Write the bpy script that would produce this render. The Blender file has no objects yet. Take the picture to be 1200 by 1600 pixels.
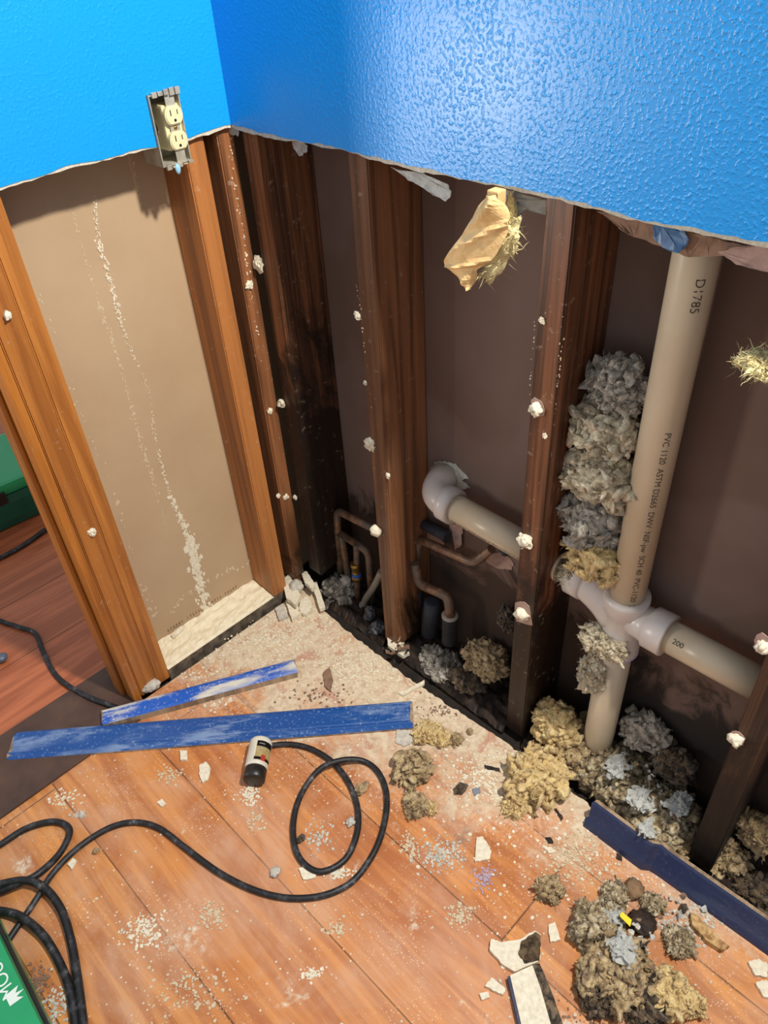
import bpy, bmesh, math, random
from mathutils import Vector, Matrix, noise
random.seed(7)
R=math.radians
C=bpy.context.scene.collection
SC=bpy.context.scene
# ---------------------------------------------------------------- camera
CAM=Vector((-0.8597524,-1.2655679,1.47168259)); F=1214.549
yaw,pit,rol=R(42.61130365),R(-39.09318369),R(3.92836143)
fw=Vector((math.sin(yaw)*math.cos(pit),math.cos(yaw)*math.cos(pit),math.sin(pit)))
rt=Vector((math.cos(yaw),-math.sin(yaw),0)); dn=fw.cross(rt)
rt,dn=(math.cos(rol)*rt+math.sin(rol)*dn),(-math.sin(rol)*rt+math.cos(rol)*dn)
cd=bpy.data.cameras.new('camera'); cam=bpy.data.objects.new('camera',cd); C.objects.link(cam)
m=Matrix.Identity(4)
for i in range(3): m[i][0]=rt[i]; m[i][1]=-dn[i]; m[i][2]=-fw[i]; m[i][3]=CAM[i]
cam.matrix_world=m; cd.sensor_fit='VERTICAL'; cd.sensor_height=24; cd.lens=F/1600*24; cd.clip_start=.02
SC.camera=cam
# ---------------------------------------------------------------- view, world, lamps
SC.view_settings.view_transform='Standard'; SC.view_settings.look='None'
SC.view_settings.gamma=1; SC.view_settings.use_curve_mapping=False; SC.view_settings.exposure=0.0
w=bpy.data.worlds.new('world'); SC.world=w; w.use_nodes=True
w.node_tree.nodes['Background'].inputs[0].default_value=(.92,.95,1,1)
w.node_tree.nodes['Background'].inputs[1].default_value=.54
def lamp(name,loc,tgt,size,power,col,size_y=None):
    l=bpy.data.lights.new(name,'AREA'); l.energy=power; l.color=col; l.shape='DISK'; l.size=size
    if size_y: l.shape='RECTANGLE'; l.size_y=size_y
    o=bpy.data.objects.new(name,l); C.objects.link(o); o.location=loc
    o.rotation_euler=(Vector(tgt)-Vector(loc)).to_track_quat('-Z','Y').to_euler(); return o
lamp('ceiling_lamp',(-.065,-1.5,2.45),(-.25,0,.4),.12,62,(1,.94,.84))
lamp('hall_lamp',(-1.95,.98,.86),(0,-.58,1.27),.26,4.2,(1,.95,.86),.55).data.spread=R(75)
# ---------------------------------------------------------------- helpers
D=.0127; H=1.148; DA=.1017; DB=.136
AX={'x':0,'y':1,'z':2}
def at(u,v,ax,val):           # point where the sight line of a photo pixel meets a real plane
    d=rt*(u-600)+dn*(v-800)+fw*F; i=AX[ax]; return CAM+d*((val-CAM[i])/d[i])
def mpp(p): return (Vector(p)-CAM).dot(fw)/F
def S(r,g,b):
    f=lambda c:(c/255/12.92 if c<=10 else ((c/255+.055)/1.055)**2.4); return (f(r),f(g),f(b),1)
def link(name,me,mat=None,parent=None):
    o=bpy.data.objects.new(name,me); C.objects.link(o)
    if mat is not None:
        for q in (mat if isinstance(mat,(list,tuple)) else [mat]): me.materials.append(q)
    if parent is not None:
        o.parent=parent; o.matrix_parent_inverse=parent.matrix_world.inverted() if parent.type!='EMPTY' else Matrix.Translation(-parent.location)
    return o
def fin(name,bm,mat,parent=None,smooth=False,loc=None):
    me=bpy.data.meshes.new(name)
    if loc is not None: bmesh.ops.translate(bm,vec=-Vector(loc),verts=bm.verts)
    bm.to_mesh(me); bm.free()
    if smooth:
        for p in me.polygons: p.use_smooth=True
    o=link(name,me,mat,parent if loc is None else None)
    if loc is not None:
        o.location=loc
        if parent is not None: o.parent=parent; o.location=Vector(loc)-parent.location
    return o
def tag(o,label,cat,group=None,kind=None):
    o['label']=label; o['category']=cat
    if group: o['group']=group
    if kind: o['kind']=kind
    return o
def struct(o): o['kind']='structure'; return o
def thing(name,loc,label,cat,group=None):
    o=bpy.data.objects.new(name,None); C.objects.link(o); o.location=loc; o.empty_display_size=.02
    return tag(o,label,cat,group)
def bx(bm,a,b,bev=0,mi=0):
    r=bmesh.ops.create_cube(bm,size=1); vs=r['verts']
    for v in vs: v.co=Vector([a[i]+(v.co[i]+.5)*(b[i]-a[i]) for i in range(3)])
    fs=list({f for v in vs for f in v.link_faces})
    for f in fs: f.material_index=mi
    if bev:
        es=list({e for v in vs for e in v.link_edges})
        bmesh.ops.bevel(bm,geom=es,offset=bev,segments=2,affect='EDGES',profile=.7)
    return bm
def prism(bm,pts,off,mi=0):
    off=Vector(off); a=[bm.verts.new(p) for p in pts]; b=[bm.verts.new(Vector(p)+off) for p in pts]
    f=[bm.faces.new(a),bm.faces.new(b[::-1])]
    for i in range(len(a)): f.append(bm.faces.new((a[i-1],a[i],b[i],b[i-1])))
    for q in f: q.material_index=mi
    bmesh.ops.recalc_face_normals(bm,faces=f); return f
def smooth_path(pts,n=8):
    P=[Vector(p) for p in pts]; P=[2*P[0]-P[1]]+P+[2*P[-1]-P[-2]]; out=[]
    for i in range(1,len(P)-2):
        for k in range(n):
            t=k/n; out.append(.5*((2*P[i])+(P[i+1]-P[i-1])*t+(2*P[i-1]-5*P[i]+4*P[i+1]-P[i+2])*t*t+(3*P[i]-P[i-1]-3*P[i+1]+P[i+2])*t**3))
    out.append(P[-2]); return out
def bend_path(pts,r,n=5):     # straight runs joined by rounded elbows
    P=[Vector(p) for p in pts]; out=[P[0]]
    for i in range(1,len(P)-1):
        a=P[i]+(P[i-1]-P[i]).normalized()*r; b=P[i]+(P[i+1]-P[i]).normalized()*r
        for k in range(n+1):
            t=k/n; out.append((1-t)**2*a+2*t*(1-t)*P[i]+t*t*b)
    out.append(P[-1]); return out
def tube(bm,path,rad,seg=12,cap=True,mi=0):
    path=[Vector(p) for p in path]; rr=rad if isinstance(rad,(list,tuple)) else [rad]*len(path); rings=[]
    t0=[path[i]-path[0] for i in range(len(path)) if (path[i]-path[0]).length>1e-6][0].normalized(); nrm=t0.orthogonal().normalized()
    for i,p in enumerate(path):
        t=(path[min(i+1,len(path)-1)]-path[max(i-1,0)])
        if t.length<1e-6: t=t0.copy()
        t.normalize(); nrm=(nrm-t*nrm.dot(t)).normalized(); b=t.cross(nrm); t0=t
        rings.append([bm.verts.new(p+(nrm*math.cos(2*math.pi*k/seg)+b*math.sin(2*math.pi*k/seg))*rr[i]) for k in range(seg)])
    for i in range(len(rings)-1):
        for k in range(seg):
            f=bm.faces.new((rings[i][k],rings[i][(k+1)%seg],rings[i+1][(k+1)%seg],rings[i+1][k])); f.smooth=True; f.material_index=mi
    if cap:
        for f in (bm.faces.new(rings[0][::-1]),bm.faces.new(rings[-1])): f.material_index=mi
    return bm
def ring_profile(bm,a,b,prof,seg=24,mi=0):   # lathe along a->b, prof = [(t in metres from a, radius)]
    a=Vector(a); d=(Vector(b)-a).normalized()
    tube(bm,[a+d*t for t,_ in prof],[r for _,r in prof],seg,True,mi); return bm
def fnoise(p,o=4):
    s=0; a=1; q=Vector(p)
    for _ in range(o): s+=a*noise.noise(q); q=q*2.1+Vector((3.1,7.7,1.3)); a*=.5
    return s
def lump(name,c,r,mat,parent=None,rot=0,seed=0,sub=4,amp=.45,fr=2.2,fib=0,fl=.012,flat=None,fine=.09,tilt=0,nod=0,facet=False):
    bm=bmesh.new(); bmesh.ops.create_icosphere(bm,subdivisions=sub,radius=1)
    sv=Vector((seed*3.7,seed*1.9,seed*5.3)); M=Matrix.Rotation(rot,3,'Z')@Matrix.Rotation(tilt,3,'X'); c=Vector(c); rnd=random.Random(seed*17+3)
    place=lambda p:c+M@Vector((p.x*r[0],p.y*r[1],p.z*r[2])); rm=sum(r)/3
    for v in bm.verts:
        p=v.co.copy(); q=p*fr+sv
        bil=max(0,1-2.2*noise.voronoi(q*1.1)[0][0]**2); bil2=max(0,1-2.4*noise.voronoi(q*2.6)[0][0]**2)
        k=(.86 if nod else 1)+amp*(fnoise(q*.5,2)*.7+bil*.35-.25)+fine*(bil2-.6)+fine*.4*noise.noise(q*5.3)
        p=p*k+Vector((noise.noise(q*1.6+Vector((5,0,0))),noise.noise(q*1.6+Vector((0,5,0))),noise.noise(q*1.6+Vector((0,0,5)))))*(.12 if nod else .04)
        v.co=place(p)
    bm.normal_update()
    V=[v.co.copy() for v in bm.verts]; NN=[v.normal.copy() for v in bm.verts]; FC=[[v.index for v in f.verts] for f in bm.faces]; bm.free()
    nb=len(V)
    for i in range(nod):           # crumbly tufts over the surface
        k_=rnd.randrange(nb); s_=rm*rnd.uniform(.05,.21); R3=Matrix.Rotation(rnd.uniform(0,6.3),3,Vector([rnd.uniform(-1,1) for _ in range(3)]).normalized())
        sx,sy,sz=rnd.uniform(.7,2.1),rnd.uniform(.5,1.2),rnd.uniform(.35,.9); o3=Vector((i*1.7,seed,i*.3)); o_=len(V); ct=V[k_]+NN[k_]*s_*rnd_off(i)
        for q0 in ICO[0]:
            p=q0*(1+.75*noise.noise(q0*1.5+o3)+.35*noise.noise(q0*4+o3)); V.append(ct+R3@Vector((p.x*sx,p.y*sy,p.z*sz))*s_); NN.append(q0)
        FC+=[[a+o_ for a in f] for f in ICO[1]]
    nv=len(V)
    for _ in range(fib):
        k_=rnd.randrange(nv); n=NN[k_]; L=fl*rnd.uniform(.2,1.0)
        dr=(n*.6+Vector([rnd.uniform(-1,1) for _ in range(3)])).normalized(); sd=dr.cross(Vector([rnd.uniform(-1,1) for _ in range(3)])).normalized()*min(.0006,fl*.035)
        b0=V[k_]-n*fl*.1; m1=b0+dr*L*.5; d2=(dr+Vector([rnd.uniform(-.8,.8) for _ in range(3)])).normalized(); m2=m1+d2*L*.35; tip=m2+(d2+Vector([rnd.uniform(-.9,.9) for _ in range(3)])).normalized()*L*.3
        o_=len(V); V+=[b0-sd,b0+sd,m1+sd,m1-sd,m2+sd*.7,m2-sd*.7,tip]; FC+=[[o_,o_+1,o_+2,o_+3],[o_+3,o_+2,o_+4,o_+5],[o_+5,o_+4,o_+6]]
    if flat is not None:
        for v in V:
            if v.z<flat: v.z=flat+(v.z-flat)*.02
    me=bpy.data.meshes.new(name); me.from_pydata([v-c for v in V],[],FC)
    if not facet: me.polygons.foreach_set('use_smooth',[True]*len(FC))
    me.update(); o=link(name,me,mat); o.location=c
    if parent is not None: o.parent=parent; o.location=c-parent.location
    return o
_b=bmesh.new(); bmesh.ops.create_icosphere(_b,subdivisions=2,radius=1); ICO=([v.co.copy() for v in _b.verts],[[v.index for v in f.verts] for f in _b.faces]); _b.free()
def rnd_off(i): return ((i*37)%11)/11*.7-.15
def shard(name,pts,th,mat,parent=None,rag=.0,seed=0,off=None):
    rnd=random.Random(seed); P=[]
    n=len(pts)
    for i in range(n):
        a=Vector(pts[i]); b=Vector(pts[(i+1)%n]); P.append(a)
        if rag:
            k=max(1,min(5,int((b-a).length/rag/2)))
            for j in range(1,k+1):
                t=j/(k+1); q=a.lerp(b,t); P.append(q+Vector([rnd.uniform(-1,1)*rag*(0 if i_==2 and off is None else 1) for i_ in range(3)])*.5)
    c=sum(P,Vector())/len(P); bm=bmesh.new()
    prism(bm,P,off if off is not None else (0,0,-th))
    return fin(name,bm,mat,parent,loc=c)
def text_mesh(name,s,size,mat,M,parent=None,rad=None,ext=.0003):
    cu=bpy.data.curves.new(name,'FONT'); cu.body=s; cu.size=size; cu.align_x='CENTER'; cu.align_y='CENTER'; cu.extrude=0
    to=bpy.data.objects.new('tmp',cu); C.objects.link(to); dg=bpy.context.evaluated_depsgraph_get()
    me=bpy.data.meshes.new_from_object(to.evaluated_get(dg)); bpy.data.objects.remove(to)
    me.name=name
    for v in me.vertices:
        x,y,z=v.co
        if rad: v.co=Vector((x,rad*math.sin(y/rad),rad*math.cos(y/rad)))
        v.co=M@v.co
    me.materials.clear(); o=link(name,me,mat,parent); return o
def frame(o,x,y):            # matrix with origin o and axes x, y
    x=Vector(x).normalized(); y=Vector(y); y=(y-x*y.dot(x)).normalized(); z=x.cross(y)
    m=Matrix.Identity(4)
    for i in range(3): m[i][0]=x[i]; m[i][1]=y[i]; m[i][2]=z[i]; m[i][3]=o[i]
    return m
# ---------------------------------------------------------------- materials
class N:
    def __init__(s,name):
        s.m=bpy.data.materials.new(name); s.m.use_nodes=True; s.t=s.m.node_tree; s.b=s.t.nodes['Principled BSDF']; s.tc=s.t.nodes.new('ShaderNodeTexCoord')
        s.obj=s.tc.outputs['Object']
    def put(s,i,v):
        if isinstance(v,bpy.types.NodeSocket): s.t.links.new(v,i)
        elif v is not None: i.default_value=v
    def node(s,ty,ins={},**kw):
        n=s.t.nodes.new(ty)
        for k,v in kw.items(): setattr(n,k,v)
        for k,v in ins.items(): s.put(n.inputs[k],v)
        return n
    def map(s,sc=(1,1,1),vec=None,rot=(0,0,0),loc=(0,0,0)):
        return s.node('ShaderNodeMapping',{'Vector':vec or s.obj,'Scale':sc,'Rotation':rot,'Location':loc}).outputs[0]
    def noise(s,sc,det=4,ro=.55,vec=None,dist=0): return s.node('ShaderNodeTexNoise',{'Vector':vec or s.obj,'Scale':sc,'Detail':det,'Roughness':ro,'Distortion':dist}).outputs['Fac']
    def vor(s,sc,vec=None,out='Distance',feature='F1'): return s.node('ShaderNodeTexVoronoi',{'Vector':vec or s.obj,'Scale':sc},feature=feature).outputs[out]
    def ramp(s,f,st,interp='LINEAR'):
        n=s.node('ShaderNodeValToRGB',{'Fac':f}); cr=n.color_ramp; cr.interpolation=interp
        while len(cr.elements)<len(st): cr.elements.new(.5)
        for e,(p,c) in zip(cr.elements,st): e.position=p; e.color=c if isinstance(c,tuple) else (c,c,c,1)
        return n.outputs['Color']
    def mix(s,f,a,b,mode='MIX'):
        n=s.node('ShaderNodeMix',data_type='RGBA',blend_type=mode); s.put(n.inputs[0],f); s.put(n.inputs[6],a); s.put(n.inputs[7],b); return n.outputs[2]
    def math(s,op,a,b=None,c=None,clamp=False):
        n=s.node('ShaderNodeMath',operation=op,use_clamp=clamp); s.put(n.inputs[0],a)
        if b is not None: s.put(n.inputs[1],b)
        if c is not None: s.put(n.inputs[2],c)
        return n.outputs[0]
    def xyz(s,vec=None):
        n=s.node('ShaderNodeSeparateXYZ',{0:vec or s.obj}); return n.outputs
    def rmp(s,v,a,b,c=0,d=1): return s.node('ShaderNodeMapRange',{0:v,1:a,2:b,3:c,4:d},interpolation_type='SMOOTHSTEP').outputs[0]
    def bump(s,h,st=.5,di=.002,nm=None): return s.node('ShaderNodeBump',{'Height':h,'Strength':st,'Distance':di,'Normal':nm}).outputs[0]
    def out(s,col,ro=.7,nm=None,**kw):
        s.put(s.b.inputs['Base Color'],col); s.put(s.b.inputs['Roughness'],ro)
        if nm is not None: s.put(s.b.inputs['Normal'],nm)
        for k,v in kw.items(): s.put(s.b.inputs[k.replace('_',' ')],v)
        return s.m
def plain(name,c1,c2=None,ro=.7,sc=40,bs=.0,bd=.001,**kw):
    n=N(name); c2=c2 or c1; f=n.noise(sc,5,.6); col=n.ramp(f,[(.35,c1),(.65,c2)])
    return n.out(col,ro,n.bump(f,bs,bd) if bs else None,**kw)
def blue_paint(name,c1,c2,ro=.31,bs=.3):
    n=N(name); v=n.noise(185,2,.45); v2=n.noise(330,2,.5); vv=n.noise(14,3,.6); w_=n.noise(3,2,.5)
    h=n.math('ADD',n.math('MULTIPLY',n.rmp(vv,.3,.6,.45,1),n.rmp(v,.44,.8)),n.math('MULTIPLY',v2,.10))
    return n.out(n.mix(w_,c1,c2),ro,n.bump(h,bs,.0017),Coat_Weight=.0)
M_BLUE=blue_paint('blue_orange_peel_paint',S(18,150,232),S(22,155,236))
M_GYP=plain('gypsum_core',S(215,208,190),S(190,180,160),.9,200,.6,.001)
M_BACKP=plain('brown_board_paper',S(165,140,112),S(155,131,104),.85,8)
def paper_wall(name,base,dark,stain):
    n=N(name); x,y,z=n.xyz()
    f=n.noise(3,4,.6); c=n.mix(n.rmp(f,.3,.7),base,dark)
    k=n.noise(11,6,.65,dist=.6); hz=n.rmp(z,.06,.62,.40,-.42)
    mk=n.rmp(n.math('ADD',k,hz),.5,.68)
    if stain: c=n.mix(n.math('MULTIPLY',mk,.93),c,S(26,21,19))
    s2=n.rmp(n.noise(2.2,3,.5,vec=n.map((1,1,1),loc=(4,2,7))),.47,.52)
    if stain: c=n.mix(n.math('MULTIPLY',s2,.35),c,S(92,66,48))
    fine=n.noise(160,3,.6)
    return n.out(c,.85,n.bump(fine,.15,.0008))
M_PAPA=paper_wall('tan_board_paper',S(186,160,128),S(176,149,117),False)
M_PAPB=paper_wall('purple_brown_board_paper',S(122,100,92),S(108,86,76),True)
def wood(name,lt,dk,ro=.5,rot=None,sc=1,seed=0,bs=.25,rotc=S(22,15,11),rz=(0,.5),dust=.0):
    n=N(name); oi=n.node('ShaderNodeObjectInfo').outputs['Random']
    off=n.node('ShaderNodeVectorMath',{0:n.obj,1:n.node('ShaderNodeCombineXYZ',{0:n.math('MULTIPLY',oi,9),1:n.math('MULTIPLY',oi,5),2:n.math('MULTIPLY',oi,3)}).outputs[0]},operation='ADD').outputs[0]
    a=n.noise(38*sc,4,.6,vec=n.map((1,1,.035),off),dist=.9); b=n.noise(170*sc,3,.6,vec=n.map((1,1,.02),off)); l=n.noise(6,3,.5,vec=n.map((1,1,.3),off))
    c=n.mix(n.rmp(a,.36,.64),lt,dk); c=n.mix(n.math('MULTIPLY',n.rmp(b,.45,.75),.45),c,dk); c=n.mix(n.math('MULTIPLY',n.rmp(l,.5,.75),.4),c,dk)
    h=b
    if rot:
        z=n.xyz()[2]; k=n.noise(9,6,.7,vec=n.map((1,1,.45),off),dist=.8)
        mk=n.rmp(n.math('ADD',k,n.rmp(z,rz[0],rz[1],rot,-.25)),.52,.72); c=n.mix(n.math('MULTIPLY',mk,.92),c,rotc)
    if dust:
        c=n.mix(n.math('MULTIPLY',n.rmp(n.noise(60,5,.7,vec=off),.6,.72),dust),c,S(215,200,175))
    return n.out(c,ro,n.bump(h,bs,.001))
M_OAK=wood('honey_stud_wood',S(190,122,56),S(146,86,36),.42,dust=.25)
M_OAK2=wood('tan_stud_wood',S(182,118,64),S(134,82,44),.5,sc=.8,dust=.3)
M_RED=wood('reddish_stud_wood',S(160,104,64),S(104,66,42),.5,rot=.12,rz=(0,.35),dust=.35)
M_WET=wood('water_stained_stud_wood',S(146,96,62),S(62,40,28),.55,rot=.3,rz=(.2,1.3),dust=.3)
M_B2=wood('worn_stud_wood',S(150,102,68),S(94,62,42),.5,rot=.1,rz=(0,.5),dust=.3)
M_B3=wood('rot_blackened_stud_wood',S(140,88,56),S(68,42,28),.42,rot=.42,rz=(.05,.85),dust=.35)
M_B4=wood('black_stud_wood',S(88,60,42),S(40,27,20),.6,rot=.3,rz=(0,.8))
M_ROT=wood('rotten_plate_wood',S(60,42,30),S(22,16,12),.75,bs=.8)
M_JAMB=wood('varnished_jamb_wood',S(186,116,48),S(140,80,28),.35,dust=.2)
def floor_mat(name,dust,rotz=0,lt=S(222,150,78),dk=S(172,102,48)):
    n=N(name); vec=n.map((1,1,1),rot=(0,0,rotz)); x,y,z=n.xyz(vec)
    px=n.math('DIVIDE',n.math('ADD',x,.555+2.07),.207); ix=n.math('FLOOR',px); fx=n.math('FRACT',px)
    rnd=n.node('ShaderNodeTexWhiteNoise',{'W':ix},noise_dimensions='1D').outputs[0]
    py=n.math('DIVIDE',n.math('ADD',y,n.math('ADD',n.math('MULTIPLY',rnd,1.2),10.17)),1.21); iy=n.math('FLOOR',py); fy=n.math('FRACT',py)
    r2=n.node('ShaderNodeTexWhiteNoise',{'Vector':n.node('ShaderNodeCombineXYZ',{0:ix,1:iy}).outputs[0]},noise_dimensions='3D').outputs[0]
    off=n.node('ShaderNodeCombineXYZ',{0:x,1:y,2:n.math('MULTIPLY',r2,30)}).outputs[0]
    a=n.noise(22,4,.55,vec=n.map((1,.09,1),off),dist=1.6); g=n.noise(120,3,.6,vec=n.map((1,.05,1),off),dist=.4)
    c=n.mix(n.rmp(a,.35,.66),lt,dk); c=n.mix(n.math('MULTIPLY',n.rmp(g,.45,.7),.5),c,dk)
    c=n.mix(n.math('MULTIPLY',r2,.3),c,S(188,112,74))
    ex=n.math('MINIMUM',fx,n.math('SUBTRACT',1,fx)); ey=n.math('MINIMUM',fy,n.math('SUBTRACT',1,fy))
    gap=n.math('MAXIMUM',n.rmp(ex,.003,.008,1,0),n.rmp(ey,.0006,.0016,1,0)); c=n.mix(n.math('MULTIPLY',gap,.8),c,S(60,34,22))
    ro=n.math('ADD',.3,n.math('MULTIPLY',a,.15)); h=n.math('SUBTRACT',n.math('MULTIPLY',g,.1),gap)
    if dust:
        # fine pink-white film
        f1=n.noise(5,5,.65,dist=.6); film=n.rmp(f1,.38,.68); st=n.noise(30,5,.7,vec=n.map((1,.3,1)),dist=.5)
        film=n.math('MULTIPLY',film,n.rmp(st,.3,.7,.35,1)); c=n.mix(n.math('MULTIPLY',film,.72),c,S(208,164,134))
        X,Y,Z=n.xyz()
        den=n.math('ADD',n.math('ADD',n.math('MULTIPLY',X,1.5),n.math('MULTIPLY',Y,.5)),1.02)
        den=n.math('MINIMUM',den,.62)
        k=n.noise(9,9,.68,dist=.5)
        dm=n.rmp(n.math('ADD',n.math('MULTIPLY',k,1.15),den),.88,1.13)
        kk=n.noise(55,5,.7); dc=n.ramp(kk,[(.3,S(176,150,125)),(.5,S(214,198,170)),(.72,S(232,222,198))])
        c=n.mix(n.math('MULTIPLY',dm,.94),c,dc)
        bare=n.rmp(n.noise(12,8,.72,vec=n.map((1,1,1),loc=(3,8,1)),dist=.4),.54,.62); c=n.mix(n.math('MULTIPLY',bare,n.math('MULTIPLY',dm,.8)),c,S(186,130,108))
        g2=n.noise(130,4,.75); dm2=n.rmp(n.math('ADD',n.math('MULTIPLY',g2,1.0),n.math('MULTIPLY',den,.55)),.66,.84); dm2=n.math('MULTIPLY',dm2,n.rmp(n.noise(8,5,.6,vec=n.map(loc=(6,6,6))),.3,.55,.3,1)); c=n.mix(n.math('MULTIPLY',dm2,n.math('SUBTRACT',.75,n.math('MULTIPLY',dm,.6))),c,S(222,186,160))
        # scattered splashes of plaster and specks
        sp=n.rmp(n.noise(6,8,.72,vec=n.map((1,1,1),loc=(9,1,4)),dist=.3),.585,.69); sp=n.math('MULTIPLY',sp,n.rmp(n.noise(70,3,.6),.4,.6)); c=n.mix(n.math('MULTIPLY',sp,.85),c,S(228,216,192))
        vs=n.rmp(n.vor(70,n.obj),.10,.16,1,0); vs=n.math('MULTIPLY',vs,n.rmp(n.noise(4,3,.6,vec=n.map(loc=(1,1,9))),.42,.6)); c=n.mix(n.math('MULTIPLY',vs,.9),c,S(235,222,200))
        v2=n.rmp(n.vor(190,n.obj),.14,.2,1,0); v2=n.math('MULTIPLY',v2,n.rmp(n.noise(7,4,.6),.45,.6)); c=n.mix(n.math('MULTIPLY',v2,.75),c,S(240,220,190))
        gr=n.rmp(n.noise(4.2,8,.7,vec=n.map(loc=(5,5,2))),.64,.74); c=n.mix(n.math('MULTIPLY',gr,.6),c,S(120,108,98))
        dd=n.math('MAXIMUM',n.math('MAXIMUM',dm,sp),vs); ro=n.math('ADD',ro,n.math('MULTIPLY',n.math('MAXIMUM',dd,n.math('MULTIPLY',film,.6)),.45)); h=n.math('ADD',h,n.math('MULTIPLY',dd,n.math('ADD',.6,kk)))
    return n.out(c,ro,n.bump(h,.55,.0018))
M_FLOOR=floor_mat('dusty_laminate',True)
M_HALL=floor_mat('hall_laminate',False,R(90),S(196,112,72),S(150,78,48))
M_EDGE=plain('laminate_core',S(150,100,80),S(200,180,150),.9,60,.5)
M_SUB=plain('dark_subfloor',S(46,36,30),S(22,18,15),.9,30,.8,.004)
M_THR=plain('dark_threshold',S(92,66,52),S(70,50,42),.5,14,.1)
M_PVC=plain('yellowed_white_plastic',S(206,190,164),S(196,178,150),.32,6)
M_PVCW=plain('white_plastic_fitting',S(214,205,196),S(200,190,184),.3,6)
M_INK=plain('black_ink',S(50,42,36),S(96,84,70),.6,300)
M_PURP=plain('purple_primer',S(120,100,170),S(150,135,190),.4,30)
def wool(name,a,b,c_,s=55,dk=.5,bs=1):
    n=N(name); f=n.noise(s,6,.7,dist=.3); g=n.noise(16,4,.6); v=n.vor(s*1.2)
    col=n.ramp(f,[(.35,c_),(.47,b),(.6,a)]); col=n.mix(n.math('MULTIPLY',n.rmp(g,.45,.62),dk),col,b)
    h3=n.noise(260,3,.7); return n.out(col,1,n.bump(n.math('ADD',n.math('ADD',f,v),n.math('MULTIPLY',h3,.6)),bs,.006),Specular_IOR_Level=.08,Sheen_Weight=.25)
W_YEL=wool('yellow_fibre',S(246,222,164),S(226,194,132),S(140,108,68))
W_TAN=wool('tan_fibre',S(222,198,152),S(172,144,102),S(80,62,42))
W_GRY=wool('grey_fibre',S(206,198,184),S(166,156,142),S(88,80,70))
W_CRM=wool('cream_fibre',S(238,226,200),S(208,192,160),S(130,112,88))
W_DRK=wool('soiled_fibre',S(130,108,78),S(74,58,42),S(26,20,16))
W_MIX=wool('mottled_fibre',S(232,218,184),S(164,140,100),S(48,38,28),90)
W_PALE=wool('pale_yellow_fibre',S(244,232,176),S(230,214,156),S(196,176,120),55,.3)
M_PLA=plain('white_plaster',S(236,228,206),S(214,202,178),.9,120,.7)
M_PLAG=plain('grey_plaster',S(176,170,160),S(210,204,190),.9,80,.7)
M_PAPG=plain('grey_torn_paper',S(190,192,186),S(160,160,156),.85,70,.5,.003)
M_PAPBR=plain('brown_torn_paper',S(150,118,96),S(118,92,76),.85,50,.5)
M_PINKP=plain('mauve_torn_paper',S(178,148,136),S(156,128,116),.85,60,.4)
def kraft():
    n=N('kraft_paper'); f=n.noise(26,5,.6,dist=1.2); g=n.vor(28)
    return n.out(n.ramp(f,[(.3,S(204,164,106)),(.7,S(232,196,138))]),.75,n.bump(n.math('ADD',f,g),.5,.004))
M_KRAFT=kraft()
def blueboard(name,b1,b2,dst,off=0.0,amt=.9):
    n=N(name); f=n.noise(34,6,.7,vec=n.map((.22,1,1))); g=n.noise(9,4,.6,vec=n.map((.35,1,1),loc=(off,0,0))); s=n.noise(150,4,.7)
    c=n.mix(n.noise(5),b1,b2); mk=n.math('MULTIPLY',n.rmp(f,.46,.62),n.rmp(g,.36,.56)); c=n.mix(n.math('MULTIPLY',mk,amt),c,dst)
    c=n.mix(n.math('MULTIPLY',n.rmp(s,.58,.66),.75),c,dst)
    return n.out(c,n.math('ADD',.35,n.math('MULTIPLY',mk,.5)),n.bump(mk,.3,.0008))
M_BB=blueboard('scuffed_blue_paint',S(24,72,142),S(30,84,156),S(142,164,196),amt=.75)
M_BB2=blueboard('plastered_blue_paint',S(18,84,182),S(20,92,192),S(222,216,196),3.0)
M_BB_SHADE=blueboard('shade_darkened_blue_paint',S(40,50,84),S(34,44,76),S(70,76,98),amt=.3)  # board blue with shade painted in, for the face turned from the lamp
M_RAW=wood('raw_board_edge',S(176,152,124),S(126,104,84),.8)
M_CORD=N('dusty_black_rubber')
_f=M_CORD.noise(45,5,.7); M_CORD=M_CORD.out(M_CORD.ramp(_f,[(.5,S(26,25,27)),(.62,S(62,62,66)),(.78,S(150,148,146))]),.5)
M_BLK=plain('black_plastic',S(28,26,24),S(38,35,32),.4,30)
M_GRN=plain('green_plastic',S(34,150,96),S(40,158,102),.35,10)
M_DGRN=plain('dark_green_plastic',S(18,92,72),S(14,80,62),.4,10)
M_WHT=plain('white_print',S(225,235,225),None,.5)
M_STEEL=plain('galvanised_steel',S(204,198,178),S(168,162,146),.4,50,.1,Metallic=.35)
M_IVORY=plain('ivory_plastic',S(232,222,176),S(226,215,168),.35,10)
M_COP=N('tarnished_copper'); _f=M_COP.noise(40,5,.7); _g=M_COP.noise(14)
M_COP=M_COP.out(M_COP.mix(M_COP.rmp(_g,.45,.6),M_COP.ramp(_f,[(.35,S(92,66,50)),(.6,S(146,112,88)),(.8,S(190,176,160))]),S(110,98,86)),.5,None,Metallic=.35)
M_BRASS=plain('brass',S(176,140,70),S(130,104,60),.35,60,Metallic=.8)
M_TAPE=plain('blue_tape',S(40,90,170),None,.5)
M_FOAM=plain('black_foam',S(34,36,42),S(52,56,66),.7,25,.6,.003)
M_GPIPE=plain('grey_plastic_pipe',S(160,152,140),S(136,128,118),.5,30)
M_BAG=N('dusty_plastic_film'); _f=M_BAG.noise(30,4,.6); M_BAG=M_BAG.out(M_BAG.ramp(_f,[(.3,S(60,62,66)),(.7,S(130,130,136))]),.3,M_BAG.bump(_f,.8,.004))
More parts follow.
